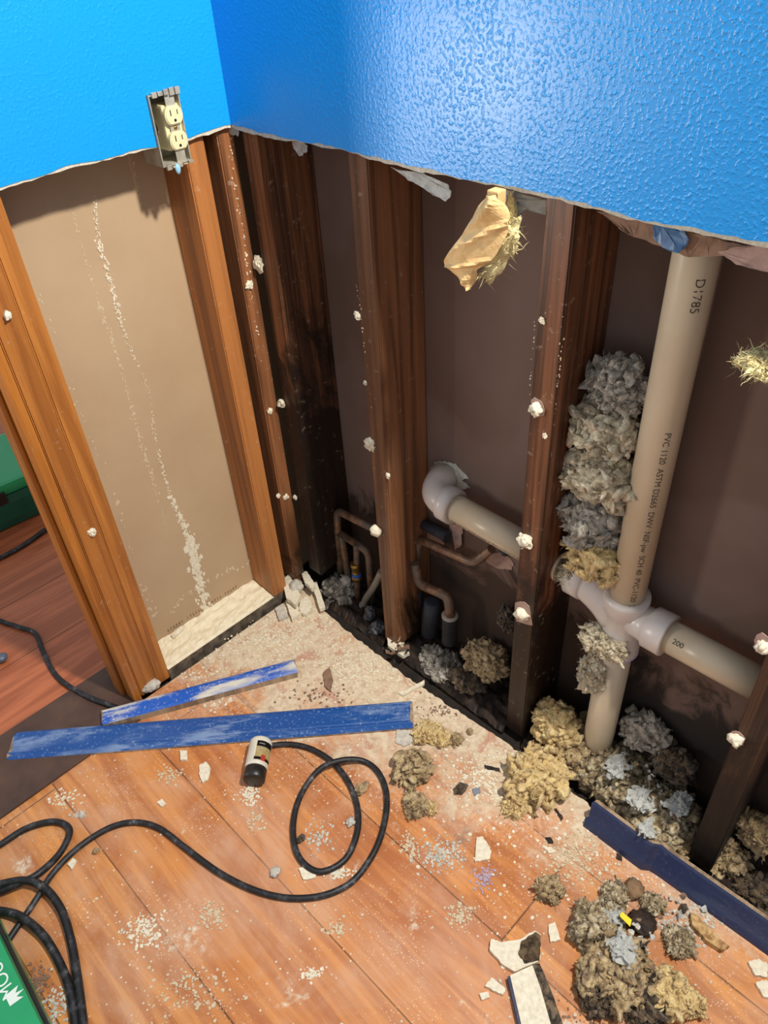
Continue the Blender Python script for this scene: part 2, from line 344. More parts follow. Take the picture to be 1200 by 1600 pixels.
# ---------------------------------------------------------------- structure
def jag(a,b,n,amp,seed,smooth=.5):
    rnd=random.Random(seed); P=[]
    for i in range(n+1):
        t=i/n; P.append((Vector(a).lerp(Vector(b),t),rnd.uniform(-amp,amp)+.5*amp*math.sin(i*.9+seed)))
    return P
# main floor with ragged edge along the opened right wall
bm=bmesh.new()
edge=[(at(u,v,'z',0)) for u,v in [(505,953),(560,1000),(600,1030),(645,1065),(690,1095),(745,1130),(800,1168),(835,1195),(905,1245),(960,1290),(1080,1375),(1200,1465)]]
pe=[]
rnd=random.Random(3)
for a,b in zip(edge,edge[1:]):
    for k in range(9):
        q=a.lerp(b,k/9); pe.append((q.x+rnd.uniform(-.003,.003),q.y,0))
pe.append(tuple(edge[-1]))
pts=[(-2.6,-.02,0),(-.51,-.02,0),(-.51,.0,0),(-.1,.0,0),(.004,.0,0),(.004,-.05,0)]+pe+[(.0,-2.6,0),(-2.6,-2.6,0)]
prism(bm,pts,(0,0,-.012)); bm.faces.ensure_lookup_table()
for f in bm.faces: f.material_index=0 if abs(f.normal.z)>.5 else 1
struct(fin('floor',bm,[M_FLOOR,M_EDGE]))
struct(fin('floor',bx(bmesh.new(),(-2.6,.135,-.012),(.6,3.2,0)),M_HALL))
struct(fin('floor',bx(bmesh.new(),(-2.6,-2.6,-.06),(.16,.14,-.03)),M_SUB))
bm=bmesh.new(); bx(bm,(-2.6,-.045,-.012),(-.508,.155,.006),.004); tr=struct(fin('trim_1',bm,M_THR))
def skin_wall(name,axis,x0,x1,notch=None,seed=1,amp=.0025):
    # painted face and gypsum core, cut off raggedly at height H
    pl=[]; core=[]; rnd=random.Random(seed); n=int(abs(x1-x0)/.012)
    for lst,dz in ((pl,0),(core,-.0045)):
        w_=0
        for i in range(n+1):
            s_=x0+(x1-x0)*i/n; w_=w_*.6+rnd.uniform(-amp,amp)*.7; z=H+w_+dz+.002*math.sin(s_*17)
            if notch and notch[0]<s_<notch[1]: z=notch[2]
            lst.append((s_,z))
        if notch:
            new=[]
            for a,b in zip(lst,lst[1:]):
                new.append(a)
                if (a[1]==notch[2])!=(b[1]==notch[2]):
                    e=notch[0] if abs(a[0]-notch[0])<.013 else notch[1]; new+= [(e,a[1]),(e,b[1])]
            new.append(lst[-1]); lst[:]=new
    objs=[]
    for nm,lst,d0,d1,mt in (('wall',pl,0,.0012,M_BLUE),('core',core,.0012,D,M_GYP)):
        full=lst+[(x1,2.44),(x0,2.44)]
        if axis=='A': P=[(s_,d0,z) for s_,z in full]; off=(0,d1-d0,0)
        else: P=[(d0,s_,z) for s_,z in full]; off=(d1-d0,0,0)
        bm=bmesh.new(); fs=prism(bm,P,off); bmesh.ops.triangulate(bm,faces=[f for f in bm.faces if len(f.verts)>4],ngon_method='EAR_CLIP')
        objs.append(fin(name if nm=='wall' else 'gypsum_core',bm,mt,objs[0] if objs else None))
    struct(objs[0]); return objs[0]
skin_wall('wall_left','A',-.508,.0,(-.1535,-.0935,1.222),2)
skin_wall('wall_right','B',0,-2.6,None,5)
# far faces of both stud walls
struct(fin('wall_left_back',bx(bmesh.new(),(-.46,DA,-.03),(.15,DA+D,2.44)),M_PAPA))
struct(fin('wall_right_back',bx(bmesh.new(),(DB,-2.6,-.06),(DB+D,DA,2.44)),M_PAPB))
# ---------------------------------------------------------------- studs
def stud(name,x0,x1,y0,y1,z0,z1,mat,label,cat='stud',bot=None,bev=.0025):
    bm=bmesh.new(); bx(bm,(x0,y0,z0),(x1,y1,z1))
    es=[e for e in bm.edges if abs(e.verts[0].co.z-e.verts[1].co.z)>.5]; bmesh.ops.bevel(bm,geom=es,offset=bev,segments=2,affect='EDGES')
    if bot:
        for v in bm.verts:
            if v.co.z<z0+.01: v.co.z+=bot(v.co.x,v.co.y)
    return tag(fin(name,bm,mat,loc=((x0+x1)/2,(y0+y1)/2,z0)),label,cat)
stud('wall_stud',-.095,-.052,D,DA,.026,2.3,M_OAK2,'honey brown wall stud under the outlet box, broadest on the left wall by the corner')
stud('wall_stud',-.024,.0115,D,DA,.0,2.3,M_RED,'thin reddish stud in the very corner with a long white plaster drip down its face')
stud('wall_stud',-.459,-.424,D,DA,.0,2.3,M_OAK,'orange stud beside the tan wall panel, right one of the two joined at the doorway')
stud('wall_stud',-.5035,-.4595,D,DA,.0,2.3,M_OAK,'orange stud next to the door jamb, left one of the two joined at the doorway')
b1=stud('wall_stud',.0145,DB-.001,-.055,-.008,.055,2.3,M_WET,'dark water-stained stud in the corner with a rounded rotten foot above the floor',bot=lambda x,y:.0+.03*abs((x-.06)/.07)**2)
b2=stud('wall_stud',D,DB-.001,-.334,-.289,.005,2.3,M_B2,'brown stud with a dark round knot near its foot, beside the copper pipes')
b3=stud('wall_stud',D,DB-.001,-.713,-.668,.0,2.3,M_B3,'reddish stud rotted black at its foot, left of the white standing drain pipe')
b4=stud('wall_stud',D,DB-.001,-1.147,-1.102,.0,2.3,M_B4,'near black stud at the right edge that the side drain branch runs into')
# knot on stud 2, splintered foot
bm=bmesh.new(); kc=at(628,885,'y',-.334)
tube(bm,[kc+Vector((0,.002,0)),kc+Vector((0,-.0012,0)),kc+Vector((0,-.0016,0))],[.0135,.0135,.009],18); bmesh.ops.scale(bm,vec=(1,1,1.25),verts=bm.verts,space=Matrix.Translation(-kc)); fin('knot',bm,M_ROT,b2)
# jamb
jm=thing('door_jamb',(-.517,.06,0),'varnished orange door jamb edge at the left with its dark stop moulding','door jamb')
bm=bmesh.new(); bx(bm,(-.526,.0,.0),(-.5085,.125,2.1),.0015); fin('jamb_board',bm,M_JAMB,jm)
bm=bmesh.new(); bx(bm,(-.536,.042,.0),(-.5262,.085,2.1),.003); fin('stop_moulding',bm,M_JAMB,jm)
# bottom plates
bp=thing('bottom_plate',(-.22,.06,-.03),'dirty grey edged bottom plate of the left wall, heaped with cream plaster dust','bottom plate')
bm=bmesh.new(); bx(bm,(-.424,D,-.03),(-.0955,DA,.024)); bx(bm,(-.0955,D,-.03),(-.0245,DA,.024)); fin('plate',bm,plain('dirty_plate_edge',S(120,106,90),S(66,56,48),.9,45,.6),bp)
bm=bmesh.new(); G=40
vs=[[bm.verts.new((-.4235+.327*i/G,D+.0005+(DA-D-.001)*j/12,.0245+.003+.005*fnoise((i*.3,j*.4,1),3)+.006*(j/12)**3-(.004 if j==0 else 0))) for j in range(13)] for i in range(G+1)]
for i in range(G):
    for j in range(12): bm.faces.new((vs[i][j],vs[i+1][j],vs[i+1][j+1],vs[i][j+1]))
r=bmesh.ops.extrude_face_region(bm,geom=bm.faces[:])
for v in r['geom']:
    if isinstance(v,bmesh.types.BMVert): v.co.z=.0242
bmesh.ops.recalc_face_normals(bm,faces=bm.faces)
du=fin('plaster_dust',bm,plain('cream_dust',S(240,230,204),S(228,215,186),.95,60,.4,.002),bp); du['kind']='stuff'
def rotplate(y0,y1,z,seed,label):
    bm=bmesh.new(); nx,ny=10,int((y1-y0)/.008)
    vs=[[bm.verts.new((.004+(DB-.006)*i/nx,y0+(y1-y0)*j/ny,z+.014*fnoise((i*.6+seed,j*.25,seed),4)-(.012 if i==0 else 0))) for j in range(ny+1)] for i in range(nx+1)]
    for i in range(nx):
        for j in range(ny): bm.faces.new((vs[i][j],vs[i+1][j],vs[i+1][j+1],vs[i][j+1]))
    r=bmesh.ops.extrude_face_region(bm,geom=bm.faces[:])
    for v in r['geom']:
        if isinstance(v,bmesh.types.BMVert): v.co.z=-.0295
    bmesh.ops.recalc_face_normals(bm,faces=bm.faces)
    return tag(fin('bottom_plate',bm,M_ROT,smooth=False),label,'bottom plate')
rotplate(-.664,-.338,-.008,1,'rotted black bottom plate between the knotted stud and the blackened stud')
rotplate(-1.098,-.716,-.012,2,'rotted black bottom plate beneath the white standing drain pipe')
rotplate(-1.5,-1.15,-.012,3,'rotted black bottom plate in the far right bay beside the near black stud')
rotplate(-.285,-.03,-.016,4,'crumbled bottom plate under the copper pipes near the corner')
# plaster streaks on the tan board
def streak(pixels,axis,val,w0,seed,n,mat,nm,parent,offv):
    bm=bmesh.new(); rnd=random.Random(seed); P=smooth_path([at(u,v,axis,val) for u,v in pixels],10); L=len(P)-1
    for k in range(n):
        t=rnd.random()*L; i=int(t); p=P[i].lerp(P[min(i+1,L)],t-i); wd=w0[min(int(t/L*len(w0)),len(w0)-1)]
        if rnd.random()*.012>wd: continue
        p=p+Vector((rnd.gauss(0,wd*.5),0,rnd.gauss(0,.004))) if axis=='y' else p+Vector((0,rnd.gauss(0,wd*.5),rnd.gauss(0,.004)))
        r0=wd*rnd.uniform(.08,.42); m_=rnd.randint(5,8); pts=[]
        for j in range(m_):
            a=2*math.pi*j/m_; q=r0*rnd.uniform(.5,1.1)
            pts.append(p+(Vector((q*math.cos(a),0,q*1.5*math.sin(a))) if axis=='y' else Vector((0,q*math.cos(a),q*1.5*math.sin(a)))))
        prism(bm,pts,Vector(offv)*rnd.uniform(.5,1.5))
    o=fin(nm,bm,mat,parent); o['kind']='stuff'; return o
wlb=[o for o in C.objects if o.name.startswith('wall_left_back')][0]
streak([(148,310),(155,380),(175,450),(197,530),(232,610),(242,680),(258,750),(290,830),(305,880),(322,955)],'y',DA,[.004,.006,.006,.004,.003,.004,.005,.009,.016,.014],5,1500,M_PLA,'plaster_streak',wlb,(0,-.0015,0))
M_FAINT=plain('thin_plaster_smear',S(206,188,158),None,.9)
streak([(112,330),(135,410),(160,490),(190,580),(220,690),(245,770),(262,840)],'y',DA,[.003,.004,.006,.005,.006,.006,.003],6,800,M_FAINT,'plaster_streak',wlb,(0,-.0006,0))
streak([(62,460),(85,520),(110,600),(140,680),(180,780),(215,890),(240,960)],'y',DA,[.006,.003,.006,.005,.01,.006,.01],9,160,M_FAINT,'plaster_streak',wlb,(0,-.0006,0))
streak([(205,235),(212,275),(222,320)],'y',DA,[.004,.004],10,120,M_FAINT,'plaster_streak',wlb,(0,-.0006,0))
streak([(266,960),(290,930),(340,900),(390,880)],'y',DA,[.01,.01,.01],12,70,M_FAINT,'plaster_streak',wlb,(0,-.0006,0))
# stamped printing along the bottom of the tan board
bm=bmesh.new(); rnd=random.Random(4); A0=at(262,985,'y',DA); A1=at(372,915,'y',DA)
for k in range(26):
    if k%7==6: continue
    p=A0.lerp(A1,k/26); bx(bm,(p.x,DA-.0007,p.z-.004),(p.x+.0016,DA+.0002,p.z+.004)); 
    if rnd.random()<.6: q=p.z+rnd.choice((-.004,0,.003)); bx(bm,(p.x,DA-.0007,q),(p.x+.004,DA+.0002,q+.0014))
fin('stamped_print',bm,plain('brown_ink',S(120,98,76),None,.9),wlb)
# ---------------------------------------------------------------- outlet box
ob=thing('outlet_box',(-.1235,.03,1.115),'bare metal outlet box with an ivory duplex receptacle hanging at the cut wall edge','outlet box')
X0,X1,Z0,Z1,YF,YB=-.1525,-.0955,1.112,1.2215,-.005,.05; T=.0018
bm=bmesh.new(); bx(bm,(X0,YF,Z0),(X0+T,YB,Z1)); bx(bm,(X1-T,YF,Z0),(X1,YB,Z1)); bx(bm,(X0+T,YF+.001,Z0),(X1-T,YB,Z0+T)); bx(bm,(X0+T,YF+.001,Z1-T),(X1-T,YB,Z1)); bx(bm,(X0+T,YB-T,Z0+T),(X1-T,YB,Z1-T))
fin('box_shell',bm,M_STEEL,ob)
for zz,s_ in ((Z1,1),(Z0,-1)):
    bm=bmesh.new()
    for k in range(5):
        xx=X0+.006+k*.011; bx(bm,(xx,YF-.003,zz-.004+random.uniform(-.002,.002)),(xx+.009,YF+.002,zz+.003+random.uniform(0,.005)*s_),.001)
    fin('bent_tab',bm,M_STEEL,ob)
bm=bmesh.new(); bx(bm,(X0-.0,YF-.004,Z0-.013),(X0+.001,YF,Z0)); lump('paint_blob',(-.127,-.007,Z0-.007),(.0055,.004,.009),plain('pale_blue_paint',S(150,200,226),None,.5),ob,seed=3,sub=3,amp=.2); bm.free()
rc=-.1135; rec=thing('x',(rc,-.0,1.166),'x','x'); bpy.data.objects.remove(rec)
bm=bmesh.new(); bx(bm,(rc-.009,-.0035,Z0-.001),(rc+.009,-.0018,Z1+.001),.0008); fin('mounting_strap',bm,M_STEEL,ob)
bm=bmesh.new(); bx(bm,(rc-.0165,.001,1.132),(rc+.0165,.035,1.202),.004); body=fin('receptacle_body',bm,M_IVORY,ob)
def rface(zc):
    bm=bmesh.new(); P=[]
    for k in range(28):
        a=2*math.pi*k/28; x=.0172*math.cos(a); z=.0172*math.sin(a); z=max(-.0142,min(.0142,z)); P.append((rc+x,-.0085,zc+z))
    prism(bm,P,(0,.009,0)); es=[e for e in bm.edges if all(v.co.y<-.008 for v in e.verts)]; bmesh.ops.bevel(bm,geom=es,offset=.0018,segments=3,affect='EDGES')
    f=fin('receptacle_face',bm,M_IVORY,body)
    bm=bmesh.new(); bx(bm,(rc-.0075,-.0089,zc+.000),(rc-.0057,-.0083,zc+.009)); bx(bm,(rc+.0055,-.0089,zc+.001),(rc+.0071,-.0083,zc+.008))
    ring_profile(bm,(rc,-.0089,zc-.0075),(rc,0,zc-.0075),[(0,.0024),(.0006,.0024)],12); fin('slots',bm,M_BLK,body)
rface(1.1865); rface(1.1475)
bm=bmesh.new(); ring_profile(bm,(rc,-.0055,1.167),(rc,0,1.167),[(0,.002),(.0012,.0034),(.004,.0034)],14); fin('centre_screw',bm,M_BRASS,ob)
bm=bmesh.new()
tube(bm,smooth_path([(X0+.01,.04,1.2),(X0+.006,.012,1.185),(X0+.012,.012,1.168),(X0+.007,.014,1.15),(X0+.014,.03,1.13)],6),.0026,8); fin('wire',bm,M_BLK,ob)
bm=bmesh.new(); tube(bm,smooth_path([(X0+.008,.04,1.15),(X0+.007,.014,1.158),(X0+.016,.016,1.163)],6),.0022,8); fin('wire',bm,M_GPIPE,ob)
# ---------------------------------------------------------------- white drain piping
dp=thing('drain_pipe',(.08,-.854,-.02),'white plastic drain pipe standing in the opened wall with a tee and side branches','pipe')
PX=.08; RP=.030
top=at(1100,300,'x',.082); ax0=Vector((.08,-.852,0)); 
pt=at(1088,405,'x',PX); pb=at(930,1180,'z',.0); pj=at(972,960,'x',PX)
ax=lambda z: Vector((PX,-.853,z))
bm=bmesh.new(); tube(bm,[ax(.445),ax(1.0),ax(2.3)],RP,32); up=fin('upright_pipe',bm,M_PVC,dp)
bm=bmesh.new(); tube(bm,[ax(-.028),ax(.1),ax(.36)],RP,32); fin('lower_pipe',bm,M_PVC,dp)
# tee: body, collars, side hubs
TZ=.412
bm=bmesh.new(); ring_profile(bm,ax(.352),ax(.5),[(0,.031),(0,.0385),(.006,.039),(.03,.0385),(.034,.036),(.1,.036),(.104,.0395),(.128,.0405),(.136,.040),(.136,.031)],32)
fin('tee_fitting',bm,M_PVCW,dp)
ZL=.475; ZR=.405
def ay(y,z,x=PX): return Vector((x,y,z))
br0=at(1030,985,'x',PX); br1=at(1185,1058,'x',PX)
LZ0=at(735,805,'x',PX); LZ1=at(810,850,'x',PX)
bm=bmesh.new(); ring_profile(bm,ay(-.86,br0.z-.002),ay(-1.0,br0.z),[(0,.03),(.03,.031),(.042,.033),(.046,.0385),(.078,.039),(.08,.0385),(.08,.031)],32); fin('tee_hub',bm,M_PVCW,dp)
bm=bmesh.new(); tube(bm,[ay(-.93,br0.z),ay(-1.101,br0.z+.003)],RP*.97,32); tube(bm,[ay(-1.148,br0.z+.003),ay(-1.6,br0.z+.006)],RP*.97,32); brr=fin('right_branch_pipe',bm,M_PVC,dp)
# left hub: short sloping wye elbow up to the branch behind the stud
bm=bmesh.new(); zl=(LZ0.z+LZ1.z)/2-.002
pa=bend_path([ay(-.853,.415),ay(-.815,.45),ay(-.775,zl),ay(-.745,zl)],.018,6); tube(bm,pa,[.034]*len(pa),28); ring_profile(bm,ay(-.775,zl),ay(-.7,zl),[(0,.033),(.001,.038),(.03,.038),(.03,.031)],28); fin('wye_elbow',bm,M_PVCW,dp)
bm=bmesh.new(); tube(bm,[ay(-.72,zl),ay(-.7135,zl)],RP*.97,32); tube(bm,[ay(-.6675,zl),ay(-.445,zl+.004)],RP*.97,32); brl=fin('left_branch_pipe',bm,M_PVC,dp)
bm=bmesh.new(); ring_profile(bm,ay(-.46,zl+.004),ay(-.4,zl+.004),[(0,.031),(0,.038),(.028,.038),(.03,.036)],28)
pa=bend_path([ay(-.435,zl+.004),ay(-.398,zl+.006),Vector((DB-.001,-.384,zl+.022))],.034,8); tube(bm,pa,.0325,28); fin('wall_elbow',bm,M_PVCW,dp)
bm=bmesh.new(); ring_profile(bm,ax(.350),ax(.36),[(0,.031),(0,.0395),(.004,.0395),(.004,.031)],32); fin('primer_ring',bm,plain('primer_lilac',S(214,206,232),S(180,168,220),.4,30),dp)
lump('primer_smear',(PX-.03,-.872,.385),(.006,.006,.016),M_PURP,dp,sub=3,seed=4,amp=.3)
# printing
def ptext(s,size,p,axd,face,rad,par):
    axd=Vector(axd).normalized(); face=Vector(face); face=(face-axd*face.dot(axd)).normalized(); y=face.cross(axd)
    text_mesh('printed_marking',s,size,M_INK,frame(p,axd,y),par,rad+.0004)
fc=Vector((-.86,-1.75,0))-Vector((.08,-.853,0))
ptext('PVC 1120  ASTM D2665  DWV  NSF-pw  SCH 40  PVC-1120  2"',.0135,ax(.66),(0,0,-1),fc,RP,up)
ptext('D1785',.017,ax(1.045),(0,0,-1),fc,RP,up)
ptext('PVC-DWV ASTM D2665 2" PVC 1120 SCH 40',.009,ay(-.558,zl+.002),(0,-1,0),(-1,0,-.35),RP*.97,brl)
ptext('200',.013,ay(-.965,br0.z+.001),(0,-1,0),(-1,0,.75),RP*.97,brr)
# torn paper hole round the wall elbow
hp=[(672,735),(680,722),(695,720),(712,724),(722,736),(733,748),(722,750),(735,762),(720,765),(728,772),(712,775),(690,780),(676,765)]
tag(shard('torn_paper_patch',[at(u,v,'x',DB-.001) for u,v in hp],.001,M_PINKP and M_PLAG,off=(-.0015,0,0),rag=.004,seed=2),'white torn paper ring around the white elbow in the wall','torn paper')
for i,(pp,lb,mt) in enumerate([
 ([(765,865),(790,862),(803,880),(800,890),(778,888),(760,878)],'mauve torn paper patch below the left drain branch',M_PINKP),
 ([(700,815),(722,822),(722,850),(712,860),(708,838)],'hanging mauve paper strip under the white elbow',M_PINKP),
 ([(655,832),(672,826),(695,848),(688,858),(668,850)],'small mauve torn patch between the black pipe and the elbow',M_PINKP)]):
    tag(shard('torn_paper_patch',[at(u,v,'x',DB-.001-.004*i) for u,v in pp],.001,mt,off=(-.0012,0,0),rag=.004,seed=i),lb,'torn paper')
# black mould patch with stub pipe
tag(lump('stub_pipe_end',at(790,860,'x',.11),(.014,.012,.012),M_FOAM,sub=3,seed=6,amp=.2),'dark capped pipe stub poking from the wall under the left branch','pipe')
# ---------------------------------------------------------------- copper and black pipes
cp=thing('copper_pipes',(.08,-.12,-.03),'tarnished copper loop with a valve left of the knotted stud','pipe'); X=.085
def px(L,x=X): return [at(u,v,'x',x) for u,v in L]
bm=bmesh.new(); tube(bm,bend_path(px([(536,948),(526,797),(592,830)]),.022),.0098,14); tube(bm,px([(592,830),(600,834)]),.0098,14); fin('tall_loop',bm,M_COP,cp)
bm=bmesh.new(); tube(bm,bend_path(px([(560,990),(533,835),(528,830)]),.01),.0098,14); tube(bm,bend_path(px([(529,832),(576,862),(582,940)]),.022),.0098,14); fin('low_loop',bm,M_COP,cp)
bm=bmesh.new(); tube(bm,px([(557,850),(559,985)],.078),.0085,14); fin('valve_pipe',bm,M_COP,cp)
a,b=px([(555,880),(560,920)],.074); bm=bmesh.new(); ring_profile(bm,a,b,[(0,.010),(0,.0135),(.01,.0135),(.012,.012),(.042,.012),(.044,.014),(.056,.014),(.056,.010)],12); vb=fin('valve_body',bm,M_BRASS,cp)
bm=bmesh.new(); ring_profile(bm,a.lerp(b,.35),b,[(0,.0128),(0,.0129),(.017,.0129),(.017,.0128)],16); fin('blue_tape_band',bm,M_TAPE,vb)
bm=bmesh.new(); tube(bm,smooth_path(px([(596,893),(585,915),(572,935),(568,945)],.066),6),.0088,12); ring_profile(bm,px([(568,945)],.066)[0],px([(562,965)],.066)[0],[(0,.012),(.004,.012),(.004,.0105),(.03,.0105)],14)
tag(fin('grey_pipe',bm,M_GPIPE),'slanting pale grey plastic pipe beside the copper loop','pipe')
tag(lump('plastic_sleeve',at(588,985,'x',.03),(.022,.022,.035),M_BAG,seed=8,sub=4,amp=.4,tilt=.3),'dusty grey plastic wrap at the foot of the slanting grey pipe','plastic sleeve')
tag(lump('plastic_sleeve',at(578,960,'x',.05),(.016,.016,.03),M_BAG,seed=9,sub=4,amp=.4),'small dark plastic wrap around the base of the copper pipes','plastic sleeve')
tag(lump('plaster_scrap',at(586,829,'x',.0),(.012,.014,.014),M_PLA,seed=11,sub=3,amp=.4),'white plaster dollop where the copper loop meets the knotted stud','plaster')
bm=bmesh.new(); tube(bm,bend_path(px([(652,1000),(650,880),(655,842),(740,880),(768,858)],.1),.016),.0098,14)
tag(fin('copper_pipe',bm,M_COP),'dark copper pipe bending right of the knotted stud below the elbow','pipe')
q=thing('copper_pipe',px([(690,960)],.075)[0],'copper pipe curving down into black foam right of the knotted stud','pipe')
bm=bmesh.new(); tube(bm,bend_path(px([(648,880),(655,912),(700,932),(705,970)],.075),.018),.0115,14); fin('bent_pipe',bm,M_COP,q)
bm=bmesh.new(); a,b=px([(703,962),(702,1010)],.075); ring_profile(bm,a,b,[(0,.012),(0,.019),(.004,.019),(.004,.018),(.09,.018)],18); fin('foam_sleeve',bm,M_FOAM,q)
bm=bmesh.new(); ring_profile(bm,a+Vector((0,0,.004)),b,[(0,.013),(.002,.0195),(.006,.0195)],18); fin('plaster_collar',bm,M_GPIPE,q)
for (u0,v0,u1,v1,x,r_,lb) in [(676,940,668,1010,.085,.02,'black foam sleeved pipe standing in the middle of three dark pipes'),(650,920,648,1005,.1,.019,'black foam sleeved pipe tight against the knotted stud')]:
    bm=bmesh.new(); a,b=px([(u0,v0),(u1,v1)],x); ring_profile(bm,a,b,[(0,r_*.6),(0,r_),(.05,r_*1.04),(.12,r_)],18); tag(fin('insulated_pipe',bm,M_FOAM),lb,'pipe')
bm=bmesh.new(); tube(bm,px([(663,820),(700,838)],.115),.013,14); tag(fin('short_black_pipe',bm,M_FOAM),'short black pipe stub behind the white elbow and knotted stud','pipe')
# ---------------------------------------------------------------- torn paper below the cut edge of the right wall
def drape(name,pix,x,mat,label,seed,cat='torn paper',wob=.006,off=(.001,0,0)):
    P=[]; n=len(pix)
    for i in range(n):
        a,b=pix[i],pix[(i+1)%n]
        for k in range(4): P.append((a[0]+(b[0]-a[0])*k/4+random.Random(seed+i*9+k).uniform(-1.5,1.5),a[1]+(b[1]-a[1])*k/4+random.Random(seed+i*7+k).uniform(-2,2)))
    W=[at(u,v,'x',x) for u,v in P]; bm=bmesh.new(); f=bm.faces.new([bm.verts.new(p) for p in W])
    bmesh.ops.triangulate(bm,faces=[f],ngon_method='EAR_CLIP'); bmesh.ops.subdivide_edges(bm,edges=bm.edges[:],cuts=2)
    for v in bm.verts: v.co.x+=wob*fnoise(v.co*22+Vector((seed,0,0)),3)
    r=bmesh.ops.extrude_face_region(bm,geom=bm.faces[:])
    for v in r['geom']:
        if isinstance(v,bmesh.types.BMVert): v.co+=Vector(off)
    bmesh.ops.recalc_face_normals(bm,faces=bm.faces)
    c=sum(W,Vector())/len(W); return tag(fin(name,bm,mat,loc=c,smooth=False),label,cat)
drape('torn_paper',[(610,262),(660,272),(700,285),(705,305),(695,315),(680,308),(665,292),(645,285),(632,275)],.016,M_PAPG,'thin grey torn paper fringe left of the hanging brown paper',1)
drape('torn_paper',[(790,295),(870,318),(862,345),(840,332),(822,322),(805,340),(792,345),(786,320)],.02,M_PAPG,'pale torn paper fringe right of the hanging brown paper',2)
drape('torn_paper',[(935,330),(1020,345),(1130,378),(1195,385),(1160,398),(1105,402),(1075,404),(1040,385),(1000,375),(985,368),(965,352)],.018,M_PAPBR,'long brown torn paper flap above the white standing pipe',3)
drape('torn_paper',[(1120,395),(1150,385),(1200,383),(1215,400),(1215,430),(1180,420),(1150,412)],.012,M_PINKP,'pale torn paper tongue at the right edge below the blue wall',4)
drape('torn_paper',[(455,218),(480,226),(478,236),(466,244),(458,232)],.016,M_PAPG,'tiny torn paper tag below the blue wall near the corner',5)
drape('torn_paper',[(355,196),(372,200),(370,212),(360,208)],.004,M_PAPG,'tiny torn paper tag right at the wall corner',6)
drape('blue_paint_flap',[(1022,352),(1070,362),(1078,375),(1062,396),(1038,386),(1020,372)],.010,plain('dark_blue_plastic_film',S(40,84,130),S(70,110,150),.3,60),'crumpled dark blue tape on the torn flap above the standing pipe',7,'tape')
# hanging kraft paper
kp=thing('kraft_paper_strip',at(760,380,'x',-.03),'folded brown kraft paper strip hanging from the cut edge of the blue wall','paper')
Lp=smooth_path([(766,303,0),(748,322,0),(730,358,0),(712,385,0),(698,407,0),(704,416,0),(716,430,0),(736,449,0)],4); Rp=smooth_path([(777,303,0),(794,328,0),(797,345,0),(792,372,0),(774,404,0),(752,418,0),(749,432,0),(741,449,0)],4)
bm=bmesh.new(); NR=len(Lp); rows=[]
for i in range(NR):
    row=[]
    for k in range(11):
        q=Lp[i].lerp(Rp[i],k/10); p=at(q.x,q.y,'x',-.022); t=i/(NR-1)
        cr=abs(((t*4.2+k/10*.8+.15*math.sin(i*.7))%1)-.5)*2
        p.x+=-.007*cr**2-.05*t*.12+.004*fnoise(p*25,2)-.010*math.sin(k/10*math.pi); row.append(bm.verts.new(p))
    rows.append(row)
for i in range(NR-1):
    for k in range(10): bm.faces.new((rows[i][k],rows[i+1][k],rows[i+1][k+1],rows[i][k+1]))
r=bmesh.ops.extrude_face_region(bm,geom=bm.faces[:])
for v in r['geom']:
    if isinstance(v,bmesh.types.BMVert): v.co.x+=.0012
bmesh.ops.recalc_face_normals(bm,faces=bm.faces); fin('paper',bm,M_KRAFT,kp)
lump('fibre_backing',at(781,388,'x',-.008),(.008,.022,.05),W_PALE,kp,sub=4,seed=4,fib=260,fl=.03,amp=.5,tilt=.5)
bm=bmesh.new(); bx(bm,(-.018,at(778,305,'x',-.01).y-.006,1.12),(.0,at(772,303,'x',-.01).y+.006,1.145),.002); fin('paper_stub',bm,M_KRAFT,kp)
lump('fibre_backing',at(798,340,'x',.006),(.006,.012,.03),W_PALE,kp,sub=4,seed=14,fib=90,fl=.015,amp=.5)
# ---------------------------------------------------------------- insulation
def ins(u,v,axis,val,ru,rv,mat,label,seed,rt_=.7,fib=220,sub=5,amp=.5,fl=.014,flat=None,fr=2.2,tilt=0,name='insulation_clump',group=None):
    p=at(u,v,axis,val); k=mpp(p); return tag(lump(name,p,(ru*k*rt_ if axis=='x' else ru*k,ru*k if axis=='x' else ru*k*1.0,rv*k),mat,seed=seed,sub=min(sub,5),amp=amp*.8,nod=(0 if mat is M_ROT or name=='clod' or 'clod' in label else int(90+max(ru,rv)*3.4)),fib=int(fib*3.0),fl=fl,flat=flat,fr=fr,tilt=tilt),label,'insulation',group)
ins(966,600,'x',.085,56,46,W_GRY,'grey wool insulation topmost in the stack behind the standing pipe',1,fib=500)
ins(948,668,'x',.08,64,50,W_CRM,'cream wool insulation second from the top beside the standing pipe',2,fib=450)
ins(934,740,'x',.075,66,50,W_CRM,'yellowish wool insulation at mid height against the blackened stud',3,fib=450,fr=2.8)
ins(926,808,'x',.08,62,50,W_GRY,'greyish wool insulation with a pale flap, below mid height by the standing pipe',4,fib=350)
ins(934,870,'x',.07,54,42,W_YEL,'yellow wool insulation lowest in the stack just above the tee',5,fib=350,fr=2.8)
ins(888,900,'x',.06,20,22,W_CRM,'small wool tuft left of the tee beside the blackened stud',6,fib=160,sub=4)
ins(945,1006,'x',.042,46,20,W_CRM,'pale wool wrapped around the pipe just under the tee',7,fib=300,rt_=.5)
ins(926,1052,'x',.045,24,46,W_CRM,'thin wool wisp clinging to the lower standing pipe',8,fib=260,rt_=.5,amp=.6)
ins(868,1130,'x',.05,44,36,W_YEL,'yellow wool clump at the foot of the blackened stud',10,fib=260,fr=3)
ins(900,1165,'z',.02,52,30,W_TAN,'tan wool heap just left of the standing pipe foot',11,fib=200)
